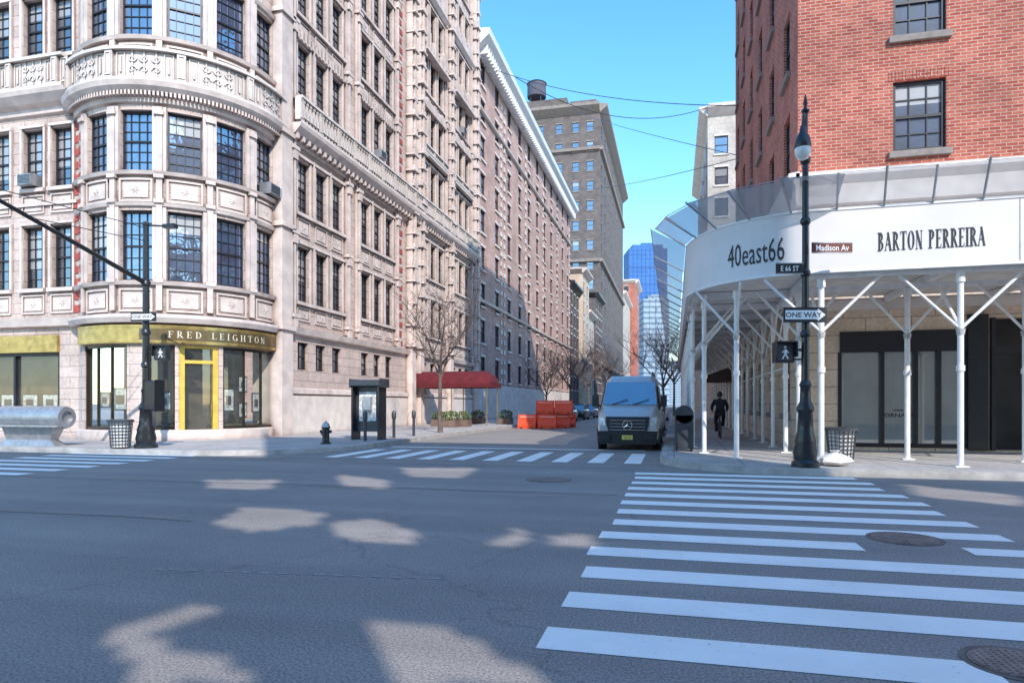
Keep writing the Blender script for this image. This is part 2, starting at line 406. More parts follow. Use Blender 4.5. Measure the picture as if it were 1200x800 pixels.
cw=MB(); z=.004
for i in range(14):
    y=3.95+.855*i
    if y>14.5: break
    x0=-.8+random.uniform(-.05,.05); x1=3.6+random.uniform(-.08,.08)
    if i==0: x1=1.75
    if i==4: x1=1.9
    cw.poly((x0,y,z),(x1,y,z),(x1,y+.40,z),(x0,y+.40,z))
    if i==4: cw.poly((2.9,y+.05,z),(3.6,y+.05,z),(3.6,y+.4,z),(2.9,y+.4,z))
cw.build('crosswalk',PAINT,kind='structure')
cw=MB()
for i in range(10):
    x=-9.6+i*.93; cw.poly((x,16.7,z),(x+.42,16.7,z),(x+.42,20.0,z),(x,20.0,z))
cw.poly((-9.6,21.2,z),(-.9,21.2,z),(-.9,21.5,z),(-9.6,21.5,z))
cw.build('crosswalk',PAINT,kind='structure')
cw=MB()
for i in range(16):
    y=3.2+.855*i; cw.poly((-17.8,y,z),(-13.4,y,z),(-13.4,y+.4,z),(-17.8,y+.4,z))
cw.build('crosswalk',PAINT,kind='structure')
SEAM=mat('tar_seam',(.13,.12,.115),.6,var=.3)
OLDP=mat('faded_paint',(.42,.39,.36),.8,var=.4,scale=9)
cw=MB()
for i in range(16): x=-4.6+i*.17; cw.poly((x,5.0+.02*i,z),(x+.1,5.0+.02*i,z),(x+.1,5.03+.02*i,z),(x,5.03+.02*i,z))
cw.build('faded_line',OLDP,kind='structure')
cw=MB(); rs=random.Random(9)
for x0,y0,x1,y1 in ((-30,10.6,-.9,10.9),(-9.9,15.2,-1,15.5),(-30,7.4,-6,7.2)):
    n=24; pts=[(x0+(x1-x0)*i/n,y0+(y1-y0)*i/n+rs.uniform(-.05,.05)) for i in range(n+1)]
    for a,b in zip(pts,pts[1:]): cw.poly((a[0],a[1]-.018,z),(b[0],b[1]-.018,z),(b[0],b[1]+.018,z),(a[0],a[1]+.018,z))
cw.build('tar_seams',SEAM,kind='structure')
def manhole(px,py,r,label):
    d=F*H/(py-HZ); rr=(px-600)/F*d; x=rr*CN-d*SN; y=rr*SN+d*CN
    t=thing('manhole_cover',label,'manhole cover',(x,y,0),local=True)
    m=MB(); m.lathe((0,0,.001),[(r+.035,0),(r+.035,.006),(r,.006),(r,.003)],28); m.build('ring',MANR,t)
    m=MB(); m.lathe((0,0,.002),[(r-.01,0),(r-.01,.008)],28)
    for i in range(-5,6):
        q=math.sqrt(max(0,r*r*.8-(i*r/6.2)**2)); m.box(i*r/6.2-.012,i*r/6.2+.012,-q,q,.008,.014)
        m.box(-q,q,i*r/6.2-.012,i*r/6.2+.012,.0081,.0135)
    m.build('lid',MANH,t)
MANH=mat('cast_iron_lid',(.26,.20,.18),.6,metal=.1,var=.4,scale=6)
MANR=mat('cast_iron_ring',(.16,.13,.12),.7,metal=0,var=.4,scale=6)
manhole(643,562,.42,'round grey manhole cover out in the middle of the intersection')
manhole(1060,631,.35,'rusty cast iron manhole cover between the crosswalk stripes')
manhole(1192,778,.25,'dark manhole cover in the lower right corner beside the nearest stripe')
# ---------------------------------------------------------------- left limestone building
XL=-16.; YL=20.5; TC=(-20,23.6); TR=3.8
A66=lambda u,z,o:(XL+o,u,z)
AMD=lambda u,z,o:(u,YL-o,z)
def ATW(u,z,o):
    a=u/TR; return (TC[0]+(TR+o)*math.cos(a),TC[1]+(TR+o)*math.sin(a),z)
LB=thing('limestone_building','ornate pale limestone apartment building with a rounded corner bay and shop at its foot','building',(-20,30,0))
W=MB(); T=MB(); BAL=MB()
rows=[(6.0,8.4),(9.9,12.2),(15.0,17.3),(18.6,20.9),(22.2,24.5),(25.8,28.1),(29.4,31.7),(33,35.2)]
groups=[27.6,33.6,42.2,48.2]
ops=[]; wins=[]
for gc in groups:
    for k in (-1,0,1):
        u=gc+k*1.5
        for a,b in rows:
            ops.append((u-.5,u+.5,a,b)); wins.append((u,a,b-a,1.0,3,6))
        ops.append((u-.42,u+.42,3.0,4.2)); wins.append((u,3.0,1.2,.84,2,2))
wall(W,A66,24.4,52,.1,37,ops,.3)
for u,a,h,w,nx,ny in wins:
    p=A66(u,a,-.22)
    if vis(p): window(LB,p,R(90),w,round(h,2),nx,ny,name='window')
for gc in groups:
    for a,b in rows:
        T.mbox(A66,gc-2.2,gc+2.2,a-.16,a-.02,.002,.16)
        T.mbox(A66,gc-2.2,gc+2.2,b+.12,b+.24,.002,.12)
        for k in (-1,0,1):
            u=gc+k*1.5; panel(T,A66,u-.52,u+.52,a-1.0 if a>7 else a-.85,a-.25,.05,.06)
            T.mbox(A66,u-.6,u-.51,a-.02,b+.08,.002,.07); T.mbox(A66,u+.51,u+.6,a-.02,b+.08,.002,.07)
        for k in (-.75,.75): T.mbox(A66,gc+k-.05,gc+k+.05,a-.02,b+.3,.002,.13)
    for s in (-1,1):
        u=gc+s*2.45
        T.mbox(A66,u-.2,u+.2,4.9,13,.003,.14); T.mbox(A66,u-.07,u+.07,4.95,13,.14,.22)
        T.mbox(A66,u-.2,u+.2,14.6,37,.003,.14); T.mbox(A66,u-.07,u+.07,14.6,37,.14,.22)
        for zz in (5.2,8.8,12.4,17.9,21.6,25.2,28.8,32.4):
            T.mbox(A66,u-.26,u+.26,zz,zz+.16,.004,.3); T.mbox(A66,u-.16,u+.16,zz-.4,zz,.13,.27)
corn=[(.0,12.7),(.12,12.75),(.14,12.95),(.35,13.05),(.6,13.3),(.65,13.45),(.0,13.5)]
T.sweep(A66,24.9,52,corn)
for i in range(60):
    u=25+i*.45; T.mbox(A66,u,u+.16,12.85,13.2,.1,.42)
T.sweep(A66,24.9,52,[(0,4.5),(.2,4.55),(.28,4.8),(0,4.86)])
T.sweep(A66,24.9,52,[(0,1.9),(.14,1.95),(.14,2.15),(0,2.2)])
T.sweep(A66,24.9,52,[(0,28.4),(.2,28.45),(.4,28.7),(0,28.8)])
balustrade(BAL,A66,25.1,51.6,13.5,1.2,.45)
T.mbox(A66,24.2,25.0,.1,37,-1.2,.2)
for zz in (4.6,8.9,12.8,17.8,21.4): T.mbox(A66,24.1,25.1,zz,zz+.2,-1.2,.3)
rr=random.Random(5)
for u in (38.0,39.4,45.2,51.5):
    T.mbox(A66,u-.3,u+.3,.15,37,.004,.4); T.mbox(A66,u-.12,u+.12,5,37,.4,.52)
    zz=5
    while zz<36:
        w=rr.uniform(.32,.46); T.mbox(A66,u-w,u+w,zz,zz+.12,.01,.52+rr.uniform(0,.12)); T.mbox(A66,u-w*.6,u+w*.6,zz+.12,zz+.4,.01,.55)
        zz+=rr.uniform(.8,1.4)
for gc in groups[2:]:
    for i in range(22):
        u=gc-2.1+4.2*i/21
        hh=.5+.9*abs(math.sin(i*math.pi/7))
        T.mbox(A66,u-.07,u+.07,24.6,24.6+hh,.01,.22+rr.uniform(0,.2)); T.mbox(A66,u-.12,u+.05,28.8,28.8+hh*.8,.01,.35)
        T.mbox(A66,u-.05,u+.09,21.0,21+hh*.5,.01,.25)
    T.mbox(A66,gc-2.3,gc+2.3,24.45,24.62,.01,.55); 
    balustrade(BAL,A66,gc-2.2,gc+2.2,17.75,.7,.3)
for gc in groups[:2]:
    for i in range(15):
        u=gc-2.1+4.2*i/14; T.mbox(A66,u-.08,u+.08,17.45,17.45+.25+.3*abs(math.sin(i*math.pi/4.66)),.01,.16)
def quoins(M,u,z0,z1,st,wa,wb,flip=0):
    q=MB(); i=0; zz=z0
    while zz<z1:
        w=wa if i%2 else wb
        q.mbox(M,u-w,u+(w if not flip else .05),zz,zz+st*.55,.002,.035); zz+=st; i+=1
    q.build('brick_quoins',REDPL,LB)
for u in (36.7,40.0,44.9): quoins(A66,u,5,36,.55,.2,.34)
cols=[-22.95,-24.35,-26.0,-27.4]
ops=[(u-.5,u+.5,a,b) for u in cols for a,b in rows[:4]]+[(-29,-23.1,.6,3.5)]
wall(W,AMD,-40,-21.8,.1,24,ops,.3)
for u in cols:
    for a,b in rows[:4]:
        p=AMD(u,a,-.22)
        if vis(p): window(LB,p,0,1.0,round(b-a,2),3,6)
        T.mbox(AMD,u-.62,u+.62,a-.16,a-.02,.002,.16); T.mbox(AMD,u-.62,u+.62,b+.06,b+.16,.002,.1)
        panel(T,AMD,u-.55,u+.55,a-1.0,a-.25,.05,.06)
        for s in (-1,1): T.mbox(AMD,u+s*.57-.05,u+s*.57+.05,a-.02,b+.06,.002,.08)
T.sweep(AMD,-40,-22.2,corn); balustrade(BAL,AMD,-36,-22.4,13.5,1.25,.45,sp=.36,carved=True)
T.sweep(AMD,-40,-22.2,[(0,4.45),(.2,4.5),(.3,4.8),(0,4.86)]); T.mbox(AMD,-40,-22.2,9.2,9.32,.003,.1)
quoins(AMD,-22.2,5,12.4,.5,.16,.28,1); quoins(ATW,R(-118)*TR,5,12,.5,.16,.3)
# tower
AG=[-100,-75,-50,-25,0]; rw=[(6.0,8.55),(10.0,12.2),(14.9,17.3)]
shop=[(-113,-80,.55,3.66),(-69,-55,.55,3.66),(-53,-32.5,.16,3.66),(-30,13,.55,3.66)]
ops=[(R(a)*TR-.58,R(a)*TR+.58,z0,z1) for a in AG for z0,z1 in rw]+[(R(a)*TR,R(b)*TR,c,d) for a,b,c,d in shop]
wall(W,ATW,R(-135)*TR,R(40)*TR,.1,22,ops,.28,step=.25)
ua,ub=R(-128)*TR,R(25)*TR
for a in AG:
    for z0,z1 in rw:
        p=ATW(R(a)*TR,z0,-.24); window(LB,p,R(a+90),1.16,round(z1-z0,2),4,6,pm=GLASSB)
        u=R(a)*TR
        for s in (-1,1):
            T.mbox(ATW,u+s*.66-.06,u+s*.66+.06,z0-.05,z1+.1,.002,.1)
        panel(T,ATW,u-.6,u+.6,z0-1.15,z0-.3,.06,.07,nu=4)
for a in (-112,-87.5,-62.5,-37.5,-12.5,12.5):
    u=R(a)*TR
    T.mbox(ATW,u-.1,u+.1,4.9,12.3,.003,.12); T.mbox(ATW,u-.1,u+.1,14.2,22,.003,.12)
    for zz in (5.9,8.8,9.7,12.0): T.mbox(ATW,u-.16,u+.16,zz,zz+.14,.004,.2)
for z0,z1 in rw:
    T.sweep(ATW,ua,ub,[(0,z0-.2),(.14,z0-.18),(.2,z0-.06),(0,z0-.02)],24)
    if z0!=10.0: T.sweep(ATW,ua,ub,[(0,z1+.12),(.1,z1+.14),(.15,z1+.26),(0,z1+.3)],24)
T.sweep(ATW,ua,ub,[(0,4.42),(.25,4.45),(.35,4.62),(.35,4.72),(0,4.8)],24)
T.sweep(ATW,ua,ub,[(0,12.4),(.12,12.44),(.16,12.6),(.32,12.72),(.50,12.88),(.56,13.05),(-.1,13.08)],28)
T.sweep(ATW,ua,ub,[(0,.14),(.08,.15),(.08,.5),(0,.54)],24)
for i in range(80):
    u=ua+(ub-ua)*i/79; T.mbox(ATW,u-.035,u+.035,12.6,12.84,.15,.36)
balustrade(BAL,ATW,ua+.6,ub-.6,13.06,1.2,.38,nu=26,sp=.36,carved=True)
W.build('wall',STONE,LB); T.build('stone_moulding',TRIM,LB); BAL.build('balustrade',TRIM2,LB)
pb=MB(); pb.mbox(A66,25.05,52,.14,1.88,.003,.07); pb.build('plaster_base',TRIM2,LB)
rf=MB(); rf.box(-40,-16.6,27,51.9,36.8,37.2); rf.build('roof',GREYBR,LB)
DKB=mat('dark_bronze_band',(.20,.14,.065),.35,metal=.5,var=.3)
DKF=mat('dark_bronze_frame',(.06,.045,.03),.35,metal=.5,var=.3)
S=MB(); S.mbox(ATW,R(-116)*TR,R(15)*TR,3.70,4.36,.004,.16,24); sg=S.build('shop_sign',BRASS,LB)
S=MB()
for zz in (3.74,4.29): S.mbox(ATW,R(-116)*TR,R(15)*TR,zz,zz+.025,.16,.18,24)
S.build('sign_border',BRASS,sg)
S=MB(); S.mbox(ATW,R(-72)*TR,R(10)*TR,3.82,4.24,.161,.17,20); S.build('sign_band',DKB,sg)
serif_text('FRED LEIGHTON',ATW,R(-31)*TR,3.915,.24,.32,.10,.178,TXTG,sg,TK=.11)
for a,b,c,d in shop:
    u0,u1=R(a)*TR,R(b)*TR; nu=max(2,int((u1-u0)/.25)); door=(c<.3)
    f=MB(); w=.19 if door else .06
    f.mbox(ATW,u0,u0+w,c,d,-.22,-.05).mbox(ATW,u1-w,u1,c,d,-.22,-.05).mbox(ATW,u0+w,u1-w,c,c+(.38 if door else .1),-.22,-.06,nu).mbox(ATW,u0+w,u1-w,d-.1,d,-.22,-.06,nu)
    if door: f.mbox(ATW,u0+w,u1-w,3.0,3.12,-.22,-.06,nu)
    elif u1-u0>2:
        for k in (1,2): um=u0+(u1-u0)*k/3; f.mbox(ATW,um-.03,um+.03,c+.12,d-.1,-.2,-.1)
    fo=f.build('door' if door else 'display_window',GOLD if door else DKF,LB)
    p=MB(); 
    for k in range(nu):
        p.poly(ATW(u0+(u1-u0)*k/nu,c,-.15),ATW(u0+(u1-u0)*(k+1)/nu,c,-.15),ATW(u0+(u1-u0)*(k+1)/nu,d,-.15),ATW(u0+(u1-u0)*k/nu,d,-.15))
    p.build('pane',SHOPG,fo)
    if door:
        h=MB(); h.tube(ATW(u1-.26,1.0,.0),ATW(u1-.26,1.5,.0),.02); h.build('handle',BRASS,fo)
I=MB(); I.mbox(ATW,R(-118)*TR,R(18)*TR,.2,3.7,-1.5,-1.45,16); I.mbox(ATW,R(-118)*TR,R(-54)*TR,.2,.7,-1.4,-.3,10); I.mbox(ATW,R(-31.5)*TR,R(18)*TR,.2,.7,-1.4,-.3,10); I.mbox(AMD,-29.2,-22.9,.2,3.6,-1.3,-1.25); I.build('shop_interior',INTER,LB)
def poster(M,u,z,w,h,o,lab):
    f=MB(); f.mbox(M,u-w/2-.05,u+w/2+.05,z-.05,z+h+.05,o-.03,o); fr=tag(f.build('display_frame',BLKFR),lab,'picture frame','framed displays in the shop windows'); 
    q=MB(); q.mbox(M,u-w/2,u+w/2,z,z+h,o+.002,o+.012); q.build('print',PIC,fr)
    q=MB(); q.mbox(M,u-w*.3,u+w*.25,z+h*.25,z+h*.7,o+.013,o+.016); q.build('picture',DKGR,fr)
for a,z_,w,h,l in ((-104,1.4,.6,.5,'framed print hanging farthest left in the rounded corner shop window'),(-90,1.3,.8,.75,'wide framed print left of the lamp post in the rounded shop window'),(-62,1.3,.45,.6,'framed print in the narrow window left of the gold door'),(-23,1.25,.45,.8,'framed print just right of the gold door in the shop window'),(-12,1.0,.4,.5,'small framed print in the right hand curved shop window'),(-12,2.0,.4,.55,'upper framed print in the middle of the right hand curved window'),(1,1.2,.5,.7,'framed print at the far right of the curved shop window')):
    poster(ATW,R(a)*TR,z_,w,h,-.45,l)
for u,l in ((-24.0,'framed print nearest the corner in the flat left shop window'),(-25.0,'second framed print from the corner in the flat left shop window'),(-26.1,'third framed print from the corner in the flat left shop window')): poster(AMD,u,1.3,.7,.55,-.4,l)
f=MB(); f.mbox(AMD,-29,-23.1,3.5,4.15,.003,.12); f.build('shop_sign',BRASS,LB)
f=MB(); f.mbox(AMD,-29,-23.1,.55,.68,-.22,-.02).mbox(AMD,-29,-23.1,3.38,3.5,-.22,-.02)
for u in (-29,-27.2,-25.4,-23.2): f.mbox(AMD,u,u+.1,.68,3.38,-.22,-.03)
fo=f.build('display_window',BLKFR,LB); p=MB(); p.poly(AMD(-29,.6,-.15),AMD(-23.1,.6,-.15),AMD(-23.1,3.5,-.15),AMD(-29,3.5,-.15)); p.build('pane',SHOPG,fo)
def acunit(M,u,z,o,lab):
    f=MB(); f.mbox(M,u-.33,u+.33,z,z+.42,o-.1,o+.42); t=tag(f.build('air_conditioner',SILV,bev=.015),lab,'air conditioner')
    q=MB()
    for i in range(7): q.mbox(M,u-.29,u+.29,z+.05+i*.05,z+.07+i*.05,o+.421,o+.435)
    q.build('grille',DKGR,t)
acunit(AMD,-24.35,9.95,0,'grey air conditioner in the flat facade window at far left')
acunit(ATW,R(2)*TR,10.02,0,'air conditioner in the rightmost third floor window of the rounded bay')
acunit(A66,33.6,15.05,0,'air conditioner high on the side facade above the long balustrade')
acunit(A66,48.2,22.25,0,'air conditioner at the far end of the limestone facade, high up')
# ---------------------------------------------------------------- generic far building
def simple_building(name,label,x_face,side,y0,y1,h,backx,wallm,colp,rowp,rowz,ww,wh,frontcols=None,cornice=.6,cm=None,maxw=96,gm=None,sm=None):
    B=thing(name,label,'building',((x_face+backx)/2,(y0+y1)/2,0))
    sgn=1 if side=='L' else -1
    A=lambda u,z,o:(x_face+sgn*o,u,z); Fm=lambda u,z,o:(u,y0-o,z)
    w=MB(); ops=[]; ws=[]
    n=max(1,int((y1-y0)/colp)); 
    rowsn=[rowz+i*rowp for i in range(int((h-rowz-wh*.9-cornice)/rowp)+1)]
    fo=[]
    if frontcols:
        for u in frontcols:
            for zz in rowsn: fo.append((u-ww/2,u+ww/2,zz,zz+wh)); ws.append((Fm(u,zz,-.15),0))
    for i in range(n):
        u=y0+(y1-y0)*(i+.5)/n
        for zz in rowsn: ops.append((u-ww/2,u+ww/2,zz,zz+wh)); ws.append((A(u,zz,-.15),R(90)*sgn))
    wall(w,A,y0,y1,.1,h,ops,.25)
    xa,xb=min(x_face,backx),max(x_face,backx)
    wall(w,Fm,xa,xb,.1,h,fo,.25)
    w.poly((xa,y0,h),(xb,y0,h),(xb,y1,h),(xa,y1,h)); w.poly((xa,y1,0),(xb,y1,0),(xb,y1,h),(xa,y1,h))
    w.build('wall',wallm,B)
    vs=[q for q in ws if vis(q[0])]
    for p,r in vs[:maxw]: window(B,p,r,ww,wh,1,2,pm=gm or FARGL,lite=True,sill=.15,sm=sm,one=y0>100)
    if vs[maxw:]:
        g=MB()
        for p,r in vs[maxw:]:
            M_=planeM(p,r); g.poly(M_(-ww/2,0,-.01),M_(ww/2,0,-.01),M_(ww/2,wh,-.01),M_(-ww/2,wh,-.01))
        g.build('far_windows',gm or FARGL,B,kind='stuff')
    t=MB(); c=cornice
    t.sweep(A,y0-.3,y1+.3,[(0,h-c*1.2),(c*.3,h-c),(c,h-c*.4),(c*1.05,h-.03),(0,h+.04)])
    t.sweep(Fm,xa,xb,[(0,h-c*1.2),(c*.3,h-c),(c,h-c*.4),(c*1.05,h-.03),(0,h+.03)])
    t.build('cornice',cm or TRIM2,B)
    return B,A,Fm
B2,A2,_=simple_building('brick_apartment_building','long pinkish brick apartment building with an overhanging white cornice',-16,'L',52.02,103,32.3,-40,PINKBR,4.6,3.15,3.6,1.3,1.9,cornice=1.3,cm=WHITE)
t=MB()
for i in range(86): u=52.5+i*.59; t.mbox(A2,u,u+.25,30.6,31.6,.2,.95)
t.build('cornice_brackets',WHITE,B2)
t=MB(); t.mbox(A2,52.05,103,.15,3.2,.02,.12); t.sweep(A2,52.05,103,[(0,10.1),(.25,10.15),(.3,10.35),(0,10.4)]); t.sweep(A2,52.05,103,[(0,26.3),(.25,26.35),(.3,26.5),(0,26.55)])
for u in (52.3,60.4,61.6,71,81,91,102.4):
    for i in range(29): 
        w=.35 if i%2 else .22; t.mbox(A2,u-w,u+w,3.4+i*.93,3.4+i*.93+.44,.003,.08)
t.build('stone_trim',TRIM2,B2)
yy=103.05
for i,(L,h,m) in enumerate(((10,21,GREYBR),(9,25,BEIGE),(11,19,CREAM),(12.8,24,GREYBR))):
    labs=['narrow grey townhouse right after the long brick apartment building','beige stone townhouse second after the long brick building','low cream townhouse third after the long brick building','grey brick townhouse just before the tall stepped tower']
    simple_building('townhouse',labs[i],-16+[.0,.6,.2,.5][i],'L',yy,yy+L,h,-30,m,3.2,3.4,3.8,1.2,2,cornice=.8,cm=BLKFR if i in(0,3) else TRIM); yy+=L+.05
B3,A3,F3=simple_building('apartment_tower','tall grey brown apartment tower with a stepped top and a cornice',-16,'L',146.2,214,68,-37,GREYBR,6.8,4.4,5,1.5,2.1,frontcols=[-33.6,-29.4,-25.2,-21.4,-18.2],cornice=1.6,cm=GREYTR,maxw=98,sm=GREYTR)
t=MB(); t.box(-34,-24,150,170,68,72).box(-23,-17,148,165,68.1,70); t.build('penthouse',GREYBR,B3)
t=MB()
for zz in (10,33,57.8): t.sweep(A3,146,214,[(0,zz),(.6,zz+.1),(.7,zz+.7),(0,zz+.8)]); t.sweep(F3,-37,-16,[(0,zz),(.6,zz+.1),(.7,zz+.7),(0,zz+.82)])
t.build('belt_course',GREYTR,B3)
wt=thing('water_tank','round dark rooftop water tank on legs above the tall grey brown tower','water tank',(-31.5,152,72),local=True)
t=MB(); t.lathe((0,0,1.6),[(2.2,0),(2.25,.2),(2.2,3.2)],18); t.build('tank',TANKM,wt)
t=MB(); t.lathe((0,0,4.81),[(2.4,0),(1.3,.6),(.1,1.0)],18); t.build('roof',DKGR,wt)
for a in range(4):
    t=MB(); x,y=1.7*math.cos(a*1.571+.785),1.7*math.sin(a*1.571+.785); t.tube((x,y,0),(x,y,1.6),.12); t.build('leg',DKGR,wt)
simple_building('red_brick_house','red brick building far down the street below the blue tower',-14,'L',250,275,48,-28,REDBR,5,3.6,4,1.6,2.2,frontcols=[-26,-23.4,-20.8,-17.5],cornice=1.2)
simple_building('white_row_house','pale stone building far down the left side beyond the tall tower',-16,'L',214.5,249,38,-30,CREAM,5,3.6,4,1.6,2.2,cornice=1.)
def tower_box(name,label,px0,px1,ytop,d,depth,m,cap):
    r0=(px0-600)/F*d; r1=(px1-600)/F*d; z=H+(HZ-ytop)*d/F; xm=((r0+r1)/2)*CN-d*SN; ym=((r0+r1)/2)*SN+d*CN; w=(r1-r0)/2
    o=thing(name,label,'building',(xm,ym,0),local=True); o.rotation_euler.z=math.atan2(SN,CN)
    t=MB(); t.box(-w,w,0,depth,0,z); t.build('wall',m,o)
    t=MB(); t.box(-w*cap,w*.8,2,depth*.7,z,z*1.02+1); t.box(-w*.3,w*.3,4,depth*.5,z*1.02+1,z*1.035+1); t.build('penthouse',m,o)
    t=MB()
    for i in range(int(w*2/4)): t.box(-w+i*4,-w+i*4+.5,-.4,-.01,0,z)
    t.build('mullions',m,o)
tower_box('glass_tower','blue glass office tower far away at the end of the street',737,782,291,620,30,BLUEGL,.8)
tower_box('office_tower','grey banded tower in front of the blue glass tower, to its right',754,784,350,430,25,GREYC,.6)
tower_box('far_building','hazy low block closing the end of the street',700,840,425,900,30,GREYC,.4)
# ---------------------------------------------------------------- right brick building
XR=3.57; YR=21.
RB=thing('brick_building','red brick corner building with a stone base and glass storefront','building',(12,30,0))
ARM=lambda u,z,o:(u,YR-o,z); AR6=lambda u,z,o:(XR-o,u,z)
rowsR=[(8.75+3.3*i,10.75+3.3*i) for i in range(8)]
cR=[6.8,10.9,15]; c6=[23,26.4,29.8,33.2,36.6,39.8]
w=MB(); wall(w,ARM,XR,30,8.2,40,[(u-.68,u+.68,a,b) for u in cR for a,b in rowsR],.22); wall(w,AR6,YR,41.4,8.2,40,[(u-.6,u+.6,a,b) for u in c6 for a,b in rowsR],.22)
w.poly((XR,41.4,0),(30,41.4,0),(30,41.4,40),(XR,41.4,40)); w.poly((XR,21,40),(30,21,40),(30,41.4,40),(XR,41.4,40)); w.build('wall',REDBR,RB)
w=MB(); X0,X1=XonY(984,YR),XonY(1133,YR)
sh=[(X0,X1,.25,3.6),(X1+.55,X1+3.2,.2,3.9)]
wall(w,ARM,XR,30,.1,8.2,sh,.35); wall(w,AR6,YR,41.4,.1,8.2,[(u-.6,u+.6,4.9,6.9) for u in c6]+[(u-.6,u+.6,1.2,3.2) for u in c6],.22); w.build('stone_base',BEIGE,RB)
t=MB(); t.sweep(ARM,XR-.1,30,[(0,7.3),(.1,7.35),(.12,7.9),(.3,8.1),(.3,8.25),(0,8.3)]); t.sweep(AR6,YR-.3,41.4,[(0,7.3),(.1,7.35),(.12,7.9),(.3,8.1),(.3,8.26),(0,8.31)])
t.sweep(ARM,XR-.1,30,[(0,4.2),(.15,4.25),(.2,4.5),(0,4.55)]); t.build('stone_moulding',TRIM2,RB)
for a,b in rowsR:
    for u in cR:
        p=ARM(u,a,-.15)
        if vis(p):
            wo=window(RB,p,0,1.36,2.0,3,4,pm=GLASSB,fw=.09,sill=.15,sm=GREYTR)
            t=MB(); 
            for i in range(18): t.box(-.8+i*.09,-.8+i*.09+.078,-.163,-.153,2.03,2.3)
            t.build('brick_lintel',REDBR,None).parent=wo
    for u in c6:
        for zz in (a,)+((4.9,1.2) if a<9 else ()):
            p=AR6(u,zz,-.15)
            if vis(p): window(RB,p,R(-90),1.2,2.0,2,4,sill=.15,sm=GREYTR)
DARKIN=mat('dark_interior',(.05,.05,.05),.6,var=.4,scale=1)
GRFLOOR=mat('shop_back_wall',(.62,.66,.6),.7,var=.35,scale=.8)
f=MB(); f.mbox(ARM,X0,X1,3.0,3.6,-.25,.05).mbox(ARM,X0,X1,.25,.36,-.2,.02)
for i in range(5):
    u=X0+(X1-X0)*[0,.345,.61,.79,1][i]; f.mbox(ARM,u-.05,u+.05,.36,3.0,-.2,.02)
fo=f.build('storefront_frame',BLKFR,RB)
STG=seethru('storefront_glass',(.85,.92,.9),.35,.3,(.55,.6,.57))
p=MB(); p.poly(ARM(X0,.3,-.1),ARM(X1,.3,-.1),ARM(X1,3.05,-.1),ARM(X0,3.05,-.1)); p.build('pane',STG,fo)
I=MB(); I.mbox(ARM,X0-.3,X1+.3,.2,3.7,-1.0,-.9); I.mbox(ARM,X0-.2,X0-.1,.2,3.7,-.9,-.4); I.mbox(ARM,X0-.3,X1+.3,3.62,3.7,-.9,-.36); I.mbox(ARM,X0-.3,X1+.3,.16,.22,-.9,-.36)
I.mbox(ARM,X0+(X1-X0)*.5,X0+(X1-X0)*.56,.25,3.5,-.88,-.7)
I.build('shop_interior',GRFLOOR,RB)
I=MB(); I.mbox(ARM,X1+.5,X1+3.3,.16,4,-1.2,-1.1); I.build('entrance_recess',DARKIN,RB)
f=MB(); u=X1+.6
f.mbox(ARM,X1+.0,X1+.5,.2,4.0,.01,.1)
f.mbox(ARM,u,u+.1,.2,3.9,-.2,.03).mbox(ARM,u+1.2,u+1.3,.2,3.9,-.2,.03).mbox(ARM,u+.1,u+1.2,2.9,3.1,-.2,.02).mbox(ARM,u+2.5,u+2.6,.2,3.9,-.2,.03); f.build('entrance_frame',BLACK,RB)
text('VORNADO',ARM,X0+(X1-X0)*.48,1.12,.16,1.2,-.09,TXTB,fo,name='window_lettering',bold=.01); q=MB(); q.mbox(ARM,X0+(X1-X0)*.44,X0+(X1-X0)*.52,1.3,1.33,-.095,-.09); q.build('window_line',TXTB,fo)
simple_building('low_building','low stone building behind the brick corner building on the right side',XR,'R',41.45,75,9.2,20,BEIGE,4,3.6,4,1.3,2,cornice=.4)
simple_building('beige_tower','tall beige tower rising behind the red brick corner building',XR,'R',75.1,105,34,22,CREAM,5,3.4,5,1.4,1.9,frontcols=[5,8,11,14],cornice=.9)
simple_building('row_building','low stone row building far down the right side',XR,'R',105.2,300,18,22,BEIGE,8,3.6,4,1.6,2,cornice=.5)
# ---------------------------------------------------------------- sidewalk shed
YF=15.75
P0,P1,P2=Vector((.33,18.5)),Vector((.66,16.25)),Vector((2.75,YF))
PP=[(.33,62.)]+[(.33,18.501)]
for i in range(1,15):
    s=i/14; q=P0*(1-s)**2+P1*2*s*(1-s)+P2*s*s; PP.append((q.x,q.y))
PP.append((16.,YF-.25))
PV=[Vector(p) for p in PP]; SL=[0]
for a,b in zip(PV,PV[1:]): SL.append(SL[-1]+(b-a).length)
def nrm(i):
    d=(PV[min(i+1,len(PV)-1)]-PV[i]).normalized() if i<len(PV)-1 else (PV[i]-PV[i-1]).normalized()
    return Vector((d.y,-d.x))
NV=[nrm(0)]+[((nrm(i-1)+nrm(i))).normalized() for i in range(1,len(PV))]
def MP(u,z,o):
    u=max(0,min(SL[-1]-1e-6,u)); i=max(k for k in range(len(SL)) if SL[k]<=u); i=min(i,len(PV)-2)
    s=(u-SL[i])/(SL[i+1]-SL[i]); p=PV[i].lerp(PV[i+1],s); n=NV[i].lerp(NV[i+1],s)
    return (p.x+n.x*o,p.y+n.y*o,z)
def U_at(px): 
    best=None
    for i in range(800):
        u=SL[1]+(SL[-1]-SL[1])*i/799; q=proj(*MP(u,5,0))[0]
        if best is None or abs(q-px)<best[0]: best=(abs(q-px),u)
    return best[1]
SH=thing('sidewalk_shed','white construction sidewalk shed wrapping the corner with lettered panels and clear slanted guards','scaffold',(3,18,0))
UC=SL[1]; UE=SL[15]; ZB,ZT=4.42,5.78
